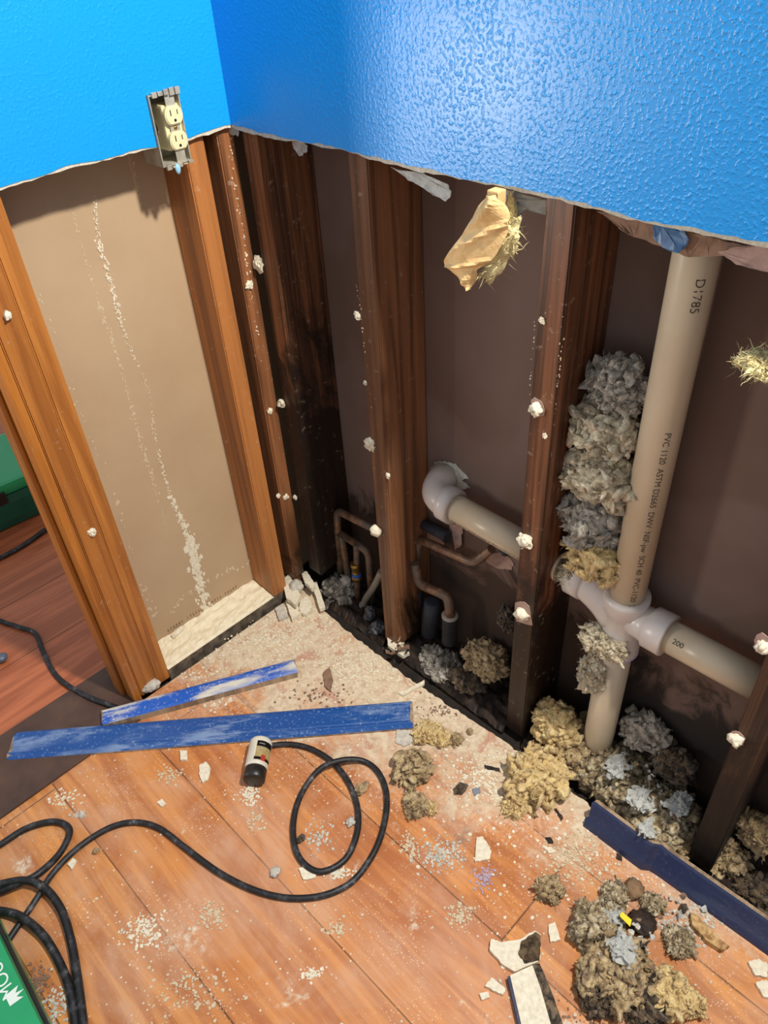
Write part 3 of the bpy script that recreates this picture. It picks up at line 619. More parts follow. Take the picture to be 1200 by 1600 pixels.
ins(1010,1145,'x',.11,38,40,W_GRY,'grey brown wool heap behind the foot of the standing pipe',12,fib=260)
ins(1052,1195,'x',.10,36,44,W_DRK,'soiled dark wool heap right of the standing pipe foot',13,fib=220)
ins(962,1208,'z',.01,60,34,W_MIX,'mottled wool heap in front of the standing pipe foot',14,fib=300)
ins(1034,1272,'z',.01,66,38,W_MIX,'large mottled debris heap left of the near black stud',15,fib=320)
ins(1060,1310,'z',.0,32,20,W_TAN,'tan debris heap behind the dark blue baseboard',16,fib=160)
ins(838,1215,'z',.018,50,38,W_YEL,'bright yellow wool clump spilling over the floor edge',17,fib=320,flat=.0,fr=2.8)
ins(805,1262,'z',.006,22,11,W_YEL,'small yellow wool scrap lying below the bright yellow clump',18,fib=80,sub=4,flat=0)
ins(690,1040,'x',.05,46,16,W_GRY,'pale wool strand lying left in the bay of black foam pipes',19,fib=160,tilt=0)
ins(762,1030,'x',.085,42,30,W_TAN,'tan wool heap right of the black foam pipes',20,fib=260,fr=3)
ins(793,968,'x',.11,16,30,W_DRK,'dirty wool tuft hanging against the blackened stud',21,fib=80,sub=4)
ins(730,1062,'x',.045,34,14,W_DRK,'dark soaked wool at the floor edge between two studs',22,fib=100,sub=4)
ins(625,1020,'x',.02,24,15,W_DRK,'blackened splintered wool by the foot of the knotted stud',23,fib=160,sub=4)
ins(532,925,'x',.06,34,30,W_GRY,'grey crumbled fibre heap in the corner beside the copper pipes',24,fib=200,sub=5,fr=3.2)
ins(1130,1340,'x',.06,42,44,W_TAN,'brown wool batt low at the right edge beside the near black stud',25,fib=260)
ins(1185,1300,'x',.09,34,40,W_TAN,'tan wool batt at the right frame edge above the dark baseboard',26,fib=200)
ins(1180,1400,'x',.04,44,30,W_DRK,'soiled wool at the lower right edge behind the dark baseboard',27,fib=160)
ins(1195,570,'x',.02,46,16,W_PALE,'pale yellow wool tuft jutting in from the right edge at mid height',28,fib=300,fl=.02,sub=4,tilt=.0,amp=.6)
ins(645,1200,'z',.014,34,22,W_TAN,'tan brown wool clump on the floor below the long blue board end',30,fib=320,flat=0,fr=3.4,fl=.01)
ins(650,1258,'z',.008,22,14,W_TAN,'flatter tan wool scrap below the tan brown clump',31,fib=120,flat=0,sub=4)
ins(672,1262,'z',.008,12,10,W_YEL,'small yellowish wool scrap beside the flat tan scrap',32,fib=60,flat=0,sub=4)
ins(665,1143,'z',.008,22,10,W_YEL,'yellow wool shred touching the end of the long blue board',33,fib=90,flat=0,sub=4)
ins(690,1152,'z',.006,18,8,W_YEL,'yellow wool shred right of the long blue board end',34,fib=60,flat=0,sub=4)
ins(712,1155,'z',.006,12,8,W_TAN,'small brown wool pellet right of the yellow shreds',35,fib=40,flat=0,sub=4)
ins(858,1390,'z',.01,22,20,W_TAN,'tan crumbly wool chunk in front of the large debris pile',36,fib=120,flat=0,sub=5,fr=3)
# big floor pile
ins(935,1455,'z',.02,44,38,W_MIX,'mottled wool at the top left of the large floor pile',40,fib=500,flat=0,fr=3)
ins(965,1520,'z',.02,62,40,W_TAN,'broad tan wool heap in the middle of the large floor pile',41,fib=600,flat=0,fr=3.2)
ins(930,1550,'z',.012,34,24,W_DRK,'soiled brown wool at the lower left of the large floor pile',42,fib=300,flat=0,fr=3)
ins(1005,1560,'z',.012,46,24,W_DRK,'soiled brown wool at the bottom of the large floor pile',43,fib=300,flat=0,fr=3)
ins(1050,1555,'z',.02,38,26,W_YEL,'yellow foam-like wool chunk right of the large floor pile',44,fib=150,flat=0,fr=1.6)
ins(1086,1572,'z',.012,18,28,W_YEL,'small yellow wool lobe right of the yellow chunk',45,fib=60,flat=0,sub=4)
ins(1002,1440,'z',.012,22,11,M_ROT,'dark brown slab beside the grey paper in the floor pile',46,fib=0,flat=0,sub=4)
ins(990,1389,'z',.01,17,12,plain('brown_clod',S(150,120,88),S(120,94,70),.9,60,.6),'smooth brown clod below the broken blue baseboard',47,fib=0,flat=0,sub=4,amp=.25)
ins(1060,1470,'z',.008,26,18,W_MIX,'mottled crumbs heap right of the grey paper',48,fib=240,flat=0)
ins(1020,1412,'z',.008,20,14,W_MIX,'mottled crumbs heap under the baseboard break',49,fib=160,flat=0,sub=4)
ins(960,1400,'z',.01,24,20,W_MIX,'mottled wisp at the top of the large floor pile',50,fib=260,flat=0,sub=4)
# shredded grey paper lumps
for i,(u,v,ru,rv,ax_,val,lb) in enumerate([(958,1430,22,20,'z',.05,'pale grey crumpled paper on top of the large floor pile'),(975,1478,30,20,'z',.07,'larger pale grey crumpled paper in the middle of the floor pile'),(1002,1245,28,16,'z',.09,'grey crumpled paper on the heap before the standing pipe'),(965,1195,26,16,'z',.085,'grey crumpled paper nearest the standing pipe foot'),(1062,1252,26,18,'z',.09,'grey crumpled paper near the black stud'),(1010,1290,22,12,'z',.075,'grey crumpled paper just behind the broken blue baseboard')]):
    p=at(u,v,ax_,val); k=mpp(p); tag(lump('crumpled_paper',p-Vector((0,0,.008)),(ru*k*.9,ru*k*.8,rv*k*.6),M_PAPG,seed=60+i,sub=3,amp=.9,fr=2.2,nod=60,facet=True,fine=.35),lb,'paper')
p=at(978,1436,'z',.062); tag(shard('yellow_tag',[p+Vector(q) for q in ((-.006,-.012,0),(.005,-.008,.002),(.006,.012,0),(-.003,.01,0))],.0012,plain('yellow_plastic',S(240,214,30),None,.4)),'bright yellow tag on the grey paper of the floor pile','tag')
# shredded paper scraps standing in the heaps: individual pieces
MN={'grey_torn_paper':'grey paper','grey_plaster':'grey plaster','brown_torn_paper':'brown paper','white_plaster':'white plaster','tan_fibre':'tan wool','rotten_plate_wood':'black wood','yellow_fibre':'yellow wool'}
def scraps(n,cu,cv,su,sv,z,mat,grp,label,seed,name='paper_scrap',sz=(3,9),cat='scrap'):
    rnd=random.Random(seed)
    for i in range(n):
        u=rnd.gauss(cu,su); v=rnd.gauss(cv,sv); p=at(u,v,'z',z+rnd.uniform(-.01,.012)); k=mpp(p)
        if abs(u-cu)>1.35*su or abs(v-cv)>1.35*sv or (z>.06 and (p.x<.025 or p.y<-1.07)): continue
        L=rnd.uniform(*sz)*k; q=[Vector((L*math.cos(a)*rnd.uniform(.3,1),L*math.sin(a)*rnd.uniform(.3,1),rnd.uniform(-.35,.35)*L)) for a in [j*2*math.pi/6 for j in range(6)]]
        rot=Matrix.Rotation(rnd.uniform(0,6),3,'Z')@Matrix.Rotation(rnd.uniform(-.9,.9),3,'X')
        bm=bmesh.new(); prism(bm,[rot@x for x in q],(0,0,-.0012)); mi_=rnd.randrange(len(mat)); o=fin(name,bm,mat[mi_]); o.location=p; nm_=MN.get(mat[mi_].name,'small'); tag(o,nm_+' '+label,cat,nm_+' '+grp)
scraps(95,1000,1240,48,36,.072,[M_PAPG,M_PLAG,M_PAPBR,M_PLA,M_ROT,M_ROT,W_YEL],'shreds in the wall cavity heap','shred in the cavity heap by the standing drain pipe',1)
scraps(85,970,1490,42,46,.05,[M_PAPG,M_PAPBR,M_PLAG,W_TAN,M_ROT,M_ROT,W_YEL],'shreds on the large floor pile','shred on the large insulation pile on the floor',2)
scraps(22,1060,1425,40,26,.006,[M_PLA,M_PAPBR,M_PLAG,M_PAPG],'crumbs below the broken baseboard','crumb beside the broken dark blue baseboard',3)
scraps(16,620,1010,14,10,.02,[M_PAPBR,M_PLA,M_ROT],'splinters at the knotted stud','splinter at the foot of the knotted stud',4)
# ---------------------------------------------------------------- plaster bits stuck on studs
def dab(u,v,ax_,val,r_,label,seed,mat=None,nail=False,paper=None):
    p=at(u,v,ax_,val); k=mpp(p); n_=Vector((-1,0,0)) if ax_=='x' else Vector((0,-1,0))
    if paper:
        t=thing('plaster_scrap',p,label,'plaster')
        rnd=random.Random(seed); P=[]
        for j in range(12):
            a=j*2*math.pi/12; q=r_*k*paper*rnd.uniform(.7,1.1); P.append(p+(Vector((0,q*math.cos(a)*.75,q*math.sin(a))) if ax_=='x' else Vector((q*math.cos(a)*.75,0,q*math.sin(a)))))
        bm=bmesh.new(); prism(bm,P,n_*.0015); fin('torn_paper',bm,M_PINKP,t)
        lump('plaster',p+n_*.004,(r_*k*.8,r_*k*.8,r_*k*.8),mat or M_PLA,t,seed=seed,sub=3,amp=.5,fine=.3)
    else:
        t=tag(lump('plaster_scrap',p+n_*.002,(r_*k*(.6 if ax_=='x' else 1),r_*k*(.6 if ax_=='y' else 1),r_*k*1.1),mat or M_PLA,seed=seed,sub=3,amp=.6,fine=.3,fib=8,fl=r_*k*.8,facet=True),label,'plaster')
    if nail:
        bm=bmesh.new(); ring_profile(bm,p+n_*(.006+r_*k*.5),p,[(0,.001),(.0004,.0042),(.0014,.0042),(.002,.0018),(.012,.0018)],12); fin('nail',bm,M_STEEL,t)
X3=D
dab(840,637,'x',X3,15,'big ragged plaster scrap high on the blackened stud',1,None,True,1.25)
dab(822,845,'x',X3,15,'cream plaster scrap on the blackened stud beside the left branch',2)
dab(818,958,'x',X3,16,'oval torn scrap with mauve paper low on the blackened stud',3,None,True,1.7)
dab(578,692,'x',X3,11,'white plaster scrap at mid height on the knotted stud',4)
dab(560,493,'x',X3,7,'small white plaster scrap high on the knotted stud',5)
dab(607,743,'x',X3,5,'tiny plaster scrap above the copper loop on the knotted stud',6)
dab(405,412,'x',X3,12,'white crumpled scrap high on the dark stained corner stud',7)
dab(388,445,'y',D,7,'small white scrap high on the thin reddish corner stud',8)
dab(441,630,'x',X3,8,'white scrap halfway down the dark stained corner stud',9)
dab(421,642,'y',D,5,'tiny scrap halfway down the thin reddish corner stud',10)
dab(434,774,'y',D,4,'left of the two tiny scraps low on the thin reddish corner stud',11)
dab(446,776,'y',D,5,'right of the two tiny scraps low on the thin reddish corner stud',12)
dab(462,777,'x',X3,5,'tiny white scrap low on the dark stained corner stud',13)
dab(10,492,'y',D,9,'white plaster dab high on the orange stud at the left edge',14,None,False,.9)
dab(144,831,'y',D,7,'white plaster dab low on the orange stud by the door jamb',15)
dab(1152,1153,'x',X3,15,'cream plaster scrap on the near black stud below the branch pipe',16,None,False,1.2)
dab(1195,1008,'x',X3,16,'torn plaster scrap at the right edge where the branch pipe ends',17,None,True,1.5)
dab(572,598,'x',X3,4,'nail head on the knotted stud at mid height',18,M_STEEL)
dab(848,500,'x',X3,6,'thin white scuff of plaster on the blackened stud below the blue wall',19)
dab(853,680,'x',X3,5,'tiny pale plaster scrap under the big ragged scrap',20)
streak([(361,215),(367,290),(380,360),(388,430),(398,500),(405,525)],'y',D,[.004,.004,.005,.004],15,260,M_PLA,'plaster_drip',[o for o in C.objects if 'very corner' in str(o.get('label'))][0],(0,-.0012,0))
for i,(s_,uv) in enumerate([(b3,[(838,470),(836,520),(832,560),(826,620)]),(b2,[(556,440),(563,480),(572,560),(580,640)]),(b3,[(880,480),(876,560),(866,640)])]):
    if i<3: streak(uv,'x',D,[.003,.004,.003],20+i,60,M_FAINT,'plaster_scuff',s_,(-.0008,0,0))
# ---------------------------------------------------------------- blue boards
def board(name,a,b,wdt,th,prof,mats,label,cat='baseboard',bend=None,zoff=.0,nseg=30,rough_end=.0):
    a=Vector(a); b=Vector(b); X=(b-a).normalized(); Y=Vector((0,0,1)).cross(X).normalized(); L=(b-a).length
    bm=bmesh.new(); rings=[]
    rnd=random.Random(9)
    for i in range(nseg+1):
        s_=L*i/nseg; bend_=bend(s_) if bend else Vector((0,0,0)); e=[rnd.uniform(-1,1)*rough_end if i in(0,nseg) else 0 for _ in prof]
        rings.append([bm.verts.new(Vector((s_+ee,p[0],p[1]))+bend_) for p,ee in zip(prof,e)])
    n=len(prof)
    for i in range(nseg):
        for j in range(n):
            f=bm.faces.new((rings[i][j],rings[i+1][j],rings[i+1][(j+1)%n],rings[i][(j+1)%n])); f.material_index=prof[j][2]
    f=bm.faces.new(rings[0][::-1]); f.material_index=1; f=bm.faces.new(rings[-1]); f.material_index=1
    bmesh.ops.recalc_face_normals(bm,faces=bm.faces)
    me=bpy.data.meshes.new(name); bm.to_mesh(me); bm.free(); o=link(name,me,mats); o.matrix_world=frame(a+Vector((0,0,zoff)),X,Y); return tag(o,label,cat)
a=at(15,1190,'z',0); b=at(645,1140,'z',0)
board('baseboard',a,b,.07,.012,[(0,0,1),(0,.006,0),(.003,.009,0),(.010,.010,0),(.013,.0125,0),(.017,.0115,0),(.020,.0135,0),(.058,.014,0),(.066,.013,0),(.071,.009,0),(.072,0,1)],[M_BB,M_RAW],'long scuffed blue baseboard lying across the floor beneath the small bottle',rough_end=.006)
a=at(165,1140,'z',.0); b=at(467,1058,'z',.0)
board('trim_strip',a,b,.05,.02,[(0,0,1),(0,.018,0),(.005,.022,0),(.030,.025,0),(.038,.023,0),(.042,.014,0),(.042,0,1)],[M_BB2,M_RAW],'short blue painted wood strip smeared with plaster, above the long blue board','trim',rough_end=.003)
a=at(911,1291,'z',0); b=at(1215,1512,'z',0)
board('baseboard',a,b,.03,.05,[(0,0,0),(.004,.012,0),(.008,.018,0),(.012,.024,0),(.026,.050,0),(.030,.054,1),(.038,.052,1),(.036,.0,1)],[M_BB_SHADE,M_RAW],'dark blue baseboard cracked in two leaning along the foot of the right wall',bend=lambda s_:Vector((0,.0,.006*max(0,1-abs(s_-.135)/.02) - (.004 if s_>.14 else 0)))+Vector((0,.006 if s_>.14 else -.004*(s_/.14),0)),rough_end=.003)
# wood offcut at the bottom
wo=thing('wood_offcut',at(840,1560,'z',0),'broken wood offcut with a cream face and splintered dark side at the bottom edge','wood offcut')
bm=bmesh.new(); zz=.018; P=[at(u,v,'z',zz) for u,v in [(797,1524),(812,1517),(832,1508),(845,1545),(872,1640),(826,1650)]]; prism(bm,P,(0,0,-zz+.001)); fin('cream_face',bm,M_PLA,wo)
bm=bmesh.new(); P=[at(u,v,'z',zz-.001) for u,v in [(832,1507),(843,1505),(850,1520),(866,1560),(893,1640),(872,1641),(845,1545)]]; prism(bm,P,(0,0,-zz+.003)); fin('splintered_side',bm,wood('splintered_dark_wood',S(120,100,76),S(30,24,20),.8,sc=1.5,bs=1),wo)
bm=bmesh.new(); P=[at(u,v,'z',zz-.003) for u,v in [(797,1524),(826,1650),(822,1652),(793,1526)]]; prism(bm,P,(0,0,-zz+.004)); fin('blue_edge',bm,M_BB_SHADE,wo)
# ---------------------------------------------------------------- bottle
p0=at(409,1157,'z',.026); p1=at(397,1222,'z',.022); p0.z=.026; p1.z=.026; dv=(p1-p0); Lb=dv.length
bo=thing('bottle',(p0+p1)/2,'small white plastic bottle with a black cap lying against the long blue board','bottle')
bm=bmesh.new(); rb=.0245
ring_profile(bm,p0,p1,[(0,.004),(0,.018),(.003,.022),(.006,.0242),(.012,rb),(Lb*.66,rb),(Lb*.7,.0238),(Lb*.72,.021),(Lb*.76,.0205)],36); fin('bottle_body',bm,plain('white_bottle_plastic',S(226,220,204),S(210,202,184),.4,20),bo)
bm=bmesh.new(); ring_profile(bm,p0,p1,[(Lb*.72,.0215),(Lb*.725,.0232),(Lb*.98,.0232),(Lb,.021),(Lb,.004)],36); fin('bottle_cap',bm,M_BLK,bo)
d_=dv.normalized(); upv=Vector((-.1,-.1,.35)); upv=(upv-d_*upv.dot(d_)).normalized(); sd=d_.cross(upv)
def wrap(name,t0,t1,a0,a1,mat,rr=rb+.0003):
    bm=bmesh.new(); n=14; A=[]
    for i in range(n+1):
        a=a0+(a1-a0)*i/n; e=upv*math.cos(a)+sd*math.sin(a); A.append([bm.verts.new(p0+d_*t+e*rr) for t in (t0,t1)])
    for i in range(n): bm.faces.new((A[i][0],A[i+1][0],A[i+1][1],A[i][1]))
    r=bmesh.ops.extrude_face_region(bm,geom=bm.faces[:])
    bmesh.ops.scale(bm,vec=(1,1,1),verts=bm.verts); o=fin(name,bm,mat,bo); return o
s_=-1 if sd.dot(rt)>0 else 1; s_=1 if sd.dot(rt)>0 else -1
wrap('label_panel',.016,Lb*.3,s_*-.1,s_*1.5,M_BLK); wrap('label_panel',Lb*.3,Lb*.56,s_*-.1,s_*1.5,plain('cream_label',S(228,208,150),S(214,190,130),.6,60)); wrap('label_panel',Lb*.56,Lb*.63,s_*-.15,s_*1.5,M_BLK,rb+.0004); wrap('label_dot',Lb*.50,Lb*.64,s_*.45,s_*.85,plain('red_label',S(226,84,60),None,.6),rb+.0008)
for t_,w_ in ((.022,.010),(.030,.014),(.038,.008)): wrap('label_lettering',t_,t_+.0022,s_*.1,s_*(.1+w_*50),M_PLAG,rb+.0007)
# ---------------------------------------------------------------- cords
def cord(name,pix,label,rad=.0062,z=None,cat='cord'):
    P=[]
    for q in pix:
        zz=q[2] if len(q)>2 else rad; P.append(at(q[0],q[1],'z',zz))
    bm=bmesh.new(); tube(bm,smooth_path(P,8),rad,12); return tag(fin(name,bm,M_CORD,smooth=True),label,cat)
RC=.0062
cord('power_cord',[(-40,950),(0,970),(30,980),(55,990),(68,1020),(90,1058),(130,1085,.010),(175,1103,.013),(205,1112,.009)],'black cord crossing the doorway threshold and running under the short blue strip')
cord('power_cord',[(395,1172,RC),(440,1163),(480,1168),(515,1187,.008),(540,1215),(556,1250),(560,1290),(548,1330),(528,1352),(500,1362),(478,1352),(463,1330),(458,1295),(464,1258),(480,1225),(505,1198,.018),(540,1187,.018),(570,1190),(592,1208),(604,1240),(602,1280),(588,1325),(560,1368),(530,1390),(490,1402),(440,1402),(390,1388),(340,1362),(290,1325),(250,1295),(215,1285),(180,1290),(145,1308),(110,1335),(80,1368),(60,1400,.009),(40,1430),(18,1462),(0,1490)],'black cord looped once in the middle of the floor and trailing to the left')
cord('power_cord',[(-30,1335),(0,1320),(40,1295),(80,1284),(104,1290),(108,1305),(92,1335),(60,1365,.018),(25,1383,.018),(-30,1405,.010)],'black cord making a narrow hairpin at the left edge',.0068)
cord('power_cord',[(-40,1395,.02),(0,1382,.021),(40,1376,.021),(70,1388,.019),(95,1420,.013),(110,1465,.008),(120,1520),(128,1580),(134,1640)],'outer thick black cord sweeping down to the bottom left',.0078)
cord('power_cord',[(-30,1422,.012),(5,1424,.014),(35,1434,.018),(70,1465,.012),(98,1515),(112,1560),(122,1640)],'inner thick black cord sweeping down beside the green case',.0078)
cord('power_cord',[(-60,900),(0,872),(40,850),(75,825),(120,800)],'black cord in the room beyond the doorway beside the dark green case',.007)
tag(lump('cord_plug',at(2,1028,'z',.014),(.016,.014,.012),plain('slate_plastic',S(84,94,112),None,.4),sub=3,seed=3,amp=.1,flat=0),'slate grey plug on the floor beyond the threshold at the left edge','plug')
# ---------------------------------------------------------------- green cases
xe=at(40,1515,'z',0); g0=at(0,1432,'z',0); g1=at(83,1600,'z',0)
dirg=(g1-g0).normalized(); o_=g0-dirg*.12; yy=Vector((0,0,1)).cross(dirg); 
if yy.x>0: yy=-yy
gc=thing('tool_case',(g0+g1)/2,'green plastic tool case with white lettering at the bottom left corner','tool case')
MG=frame(o_+dirg*.75,-dirg,yy)
def gbox(a,b,bev): bm=bmesh.new(); bx(bm,a,b,bev); bmesh.ops.transform(bm,matrix=MG,verts=bm.verts); bmesh.ops.recalc_face_normals(bm,faces=bm.faces); return bm
fin('case_body',gbox((0,0,0.001),(.75,.36,.040),.008),M_GRN,gc); fin('rim_band',gbox((-.003,-.001,.040),(.753,.362,.056),.003),M_BLK,gc); lid=fin('case_lid',gbox((.002,.004,.056),(.748,.356,.085),.010),M_GRN,gc)
fin('strap',gbox((.05,.085,.0855),(.70,.115,.091),.002),M_BLK,gc)
tp=at(14,1533,'z',.0862); q1=at(22,1556,'z',.0862)
text_mesh('white_lettering','MOU',.030,M_WHT,frame(at(4,1531,'z',.0858),-dirg,yy),lid)
qc=at(19,1558,'z',.0858); bm=bmesh.new(); e1=-dirg*.011; e2=-yy*.016
prism(bm,[qc-e1-e2*.5,qc-e1*1.1+e2*.9,qc-e1*.4+e2*.35,qc-e1*.1+e2*1.2,qc+e1*.2+e2*.4,qc+e1*1+e2*.9,qc+e1*.9-e2*.5],(0,0,.0003)); fin('white_logo',bm,M_WHT,lid)
a=at(0,835,'z',0); b=at(63,806,'z',0); dg=(b-a).normalized(); ny=Vector((0,0,1)).cross(dg); 
if ny.y<0: ny=-ny
g2=thing('tool_case',(a+b)/2,'dark green tool case standing in the room beyond the doorway','tool case')
MG=frame(a-dg*.3,dg,ny)
fin('case_body',gbox((0,0,.001),(.62,.3,.115),.03),M_DGRN,g2); fin('case_lid',gbox((.004,.004,.112),(.616,.296,.15),.014),M_GRN,g2); fin('latch',gbox((.33,-.004,.09),(.36,.006,.13),.003),M_BLK,g2); fin('case_handle',gbox((.22,.1,.148),(.30,.13,.162),.005),M_BLK,g2)
# ---------------------------------------------------------------- drywall chunks and chips
def chip(pix,z,th,mat,label,seed,name='plaster_chip',rag=.002,cat='plaster',group=None):
    return tag(shard(name,[at(u,v,'z',z) for u,v in pix],th,mat,rag=rag,seed=seed),label,cat,group)
chip([(745,1308),(755,1307),(768,1330),(765,1342),(742,1346)],.006,.0055,M_PLA,'cream five-sided plaster chip in the middle of the floor',1)
chip([(857,1446),(867,1440),(876,1468),(860,1472)],.006,.0055,M_PLA,'cream oblong plaster chip left of the large floor pile',2)
chip([(765,1483),(768,1467),(786,1472),(812,1468),(835,1454),(845,1460),(844,1500),(828,1508),(804,1518),(786,1507)],.010,.009,M_PLA,'large ragged plaster chip above the wood offcut',3)
chip([(815,1470),(836,1456),(845,1462),(843,1500),(820,1505),(810,1490)],.0125,.003,W_DRK,'sooty crust on the large ragged plaster chip',4,cat='crust')
chip([(848,1322),(862,1324),(870,1331),(858,1333)],.004,.0035,M_PLA,'flat sliver of plaster below the yellow wool scrap',5)
chip([(312,1195),(322,1190),(329,1200),(325,1218),(316,1222),(311,1210)],.006,.0055,M_CRM_ if False else M_PLA,'cream rounded chip left of the small bottle',6)
chip([(281,1172),(292,1172),(293,1186),(282,1187)],.007,.0065,M_PLA,'small cream chip under the long blue board edge',7)
chip([(245,1254),(252,1248),(259,1254),(254,1260)],.005,.0045,M_PLA,'white chip between bottle and hairpin cord',8)
chip([(105,1350),(113,1340),(120,1344),(112,1358)],.005,.0045,M_PLA,'white chip near the cord crossing on the left',9)
chip([(775,1550),(770,1541),(760,1535)] if False else [(758,1540),(768,1527),(790,1545),(786,1554),(772,1548)],.008,.0075,M_PLA,'curved plaster chip left of the wood offcut',10)
chip([(749,1552),(762,1549),(766,1558),(753,1562)],.006,.0055,M_PLA,'tiny white chip below the curved plaster chip',11)
chip([(620,1140),(640,1140),(646,1158),(632,1166),(618,1160)],.004,.0035,M_PLAG,'pale round plaster flake under the long board end',12)
chip([(466,1357),(480,1352),(495,1362),(492,1372),(474,1374)],.005,.0045,M_PLA,'cream chip tucked under the cord loop',13)
chip([(635,1078),(663,1062),(663,1068),(630,1086),(622,1082)],.008,.007,M_PLA,'long narrow plaster splinter at the cut floor edge',14)
chip([(505,1050),(515,1042),(520,1060),(515,1078),(508,1072)],.008,.0075,M_PAPBR,'brown curled splinter in the dust below the corner',15)
chip([(605,990),(625,1003),(640,1020),(630,1025),(606,1008)],.012,.010,M_PLA,'splintered white board scrap at the knotted stud foot',16)
for i,(u,v,lb) in enumerate([(1195,1545,'cream plaster chunk at the lower right edge'),(1183,1512,'flat cream plaster flake above the lower right chunk')]):
    chip([(u-14,v-10),(u+2,v-14),(u+16,v-6),(u+16,v+14),(u-2,v+12)],.008,.0075,M_PLA,lb,20+i)
chip([(1078,1425),(1092,1432),(1128,1470),(1140,1478),(1128,1485),(1105,1470),(1082,1445)],.014,.013,wood('chewed_wood',S(206,170,116),S(140,100,60),.8,sc=1.5),'chewed tan wood strip in front of the dark blue baseboard',22,'wood_chip',cat='wood')
for i,(L,z,th,mt,lb) in enumerate([
 ([(440,905),(452,898),(470,930),(462,945),(448,935)],.035,.012,M_PLA,'leftmost upright drywall chunk heaped in the corner'),
 ([(470,893),(480,892),(492,915),(487,920),(476,910)],.04,.012,M_PLA,'topmost drywall piece leaning on the corner studs'),
 ([(486,912),(495,908),(508,948),(500,952)],.02,.010,M_PLA,'long drywall sliver leaning toward the copper pipes'),
 ([(470,938),(480,930),(488,948),(478,960),(466,955)],.014,.012,M_PLA,'blocky drywall chunk in front of the corner heap'),
 ([(446,938),(462,935),(470,958),(456,968)],.014,.012,M_PLA,'drywall chunk lying below the leftmost upright one'),
 ([(430,950),(442,944),(450,962),(436,968)],.010,.009,M_PLAG,'grey drywall chunk touching the plate end')]):
    chip(L,z,th,mt,lb,30+i,'drywall_chunk',.003)
tag(lump('drywall_chunk',at(462,918,'z',.03),(.022,.018,.022),M_PLAG,seed=71,sub=3,amp=.35),'rounded grey drywall lump in the middle of the corner heap','plaster')
tag(lump('drywall_chunk',at(540,905,'x',.07)+Vector((0,0,-.005)),(.018,.018,.014),M_PLAG,seed=72,sub=3,amp=.4),'grey drywall lump lying below the rotten foot of the dark stud','plaster')
tag(lump('drywall_chunk',at(234,1070,'z',.014),(.026,.018,.016),M_PLAG,seed=73,sub=4,amp=.3,flat=.0,rot=-.5),'grey white drywall lump wedged at the foot of the door studs','plaster')
tag(lump('drywall_chunk',at(278,988,'z',.034),(.022,.008,.010),M_PLA,seed=74,sub=4,amp=.35,rot=.2),'curled plaster flake on the left bottom plate','plaster')
tag(lump('drywall_chunk',at(1105,1310,'z',.02),(.03,.025,.02),M_PAPBR,seed=75,sub=3,amp=.4),'reddish brown block at the foot of the near black stud','wood')
for i,(u,v,r_,lb) in enumerate([(430,1362,10,'grey crumbly crumb left of the cord loop'),(565,1232,13,'greenish splinter crumb crossing the cord loop'),(470,1310,8,'dark crumb touching the left side of the loop'),(548,1284,9,'brown crumb inside the cord loop'),(150,1330,6,'dark little screw-like crumb inside the left cords'),(720,1232,12,'tan crumb right of the tan brown clump'),(800,1190,9,'olive crumb beside the dark splinter'),(735,1143,6,'dark crumb right of the yellow shreds'),(1068,1420,8,'round tan crumb with dark centre near the baseboard')]):
    p=at(u,v,'z',.006); k=mpp(p); tag(lump('debris_crumb',p,(r_*k,r_*k*.8,.006),[M_PLAG,W_TAN,W_DRK][i%3],seed=80+i,sub=3,amp=.6,flat=0,fib=12,fl=.008),lb,'crumb')
for i,(L,lb) in enumerate([([(866,1263),(870,1263),(880,1278),(877,1282)],'dark sliver right of the yellow wool scrap'),([(852,1308),(860,1308),(865,1316),(858,1318)],'dark sliver above the flat plaster sliver'),([(756,1195),(780,1200),(782,1206),(758,1200)],'dark splinter in the dust beside the olive crumb'),([(964,1332),(972,1338),(972,1345),(963,1340)],'dark sliver before the broken baseboard')]):
    chip(L,.004,.0035,M_ROT,lb,50+i,'dark_splinter',cat='splinter')
tag(shard('glass_like_flake',[at(u,v,'z',.003) for u,v in [(738,1232),(750,1230),(751,1238),(741,1243)]],.0025,plain('slate_flake',S(130,134,146),None,.5)),'small slate grey flake in the dust right of the tan crumb','flake')
def edge_x(y):
    for a_,b_ in zip(edge,edge[1:]):
        if b_.y<=y<=a_.y: return a_.x+(b_.x-a_.x)*(y-a_.y)/(b_.y-a_.y)
    return edge[0].x if y>edge[0].y else edge[-1].x
# tiny crumbs: one each, counted
rnd=random.Random(21); protos=[]
for i in range(6):
    bm=bmesh.new(); bmesh.ops.create_icosphere(bm,subdivisions=1,radius=1)
    for v in bm.verts: v.co=v.co*rnd.uniform(.6,1.2); v.co.z=v.co.z*.45+.42
    me=bpy.data.meshes.new('plaster_crumb'); bm.to_mesh(me); bm.free(); me.materials.append(M_PLA); protos.append(me)
def keep(x,y): return True
n=0
while n<260:
    t=rnd.random()
    if t<.45: x=-abs(rnd.gauss(0,.16))-.03; y=-rnd.uniform(.02,1.25)
    else: x=-rnd.uniform(.05,.95); y=-rnd.uniform(.05,1.3)
    if x>edge_x(y)-.012: continue
    o=bpy.data.objects.new('plaster_crumb',rnd.choice(protos)); C.objects.link(o); r_=rnd.choice((.0018,.002,.0025,.003,.004)); o.scale=(r_,r_*rnd.uniform(.6,1),r_*rnd.uniform(.5,.9)); o.location=(x,y,.0002); o.rotation_euler=(0,0,rnd.uniform(0,6))
    tag(o,'tiny white plaster crumb scattered on the dusty laminate floor','crumb','plaster crumbs scattered on the floor'); n+=1
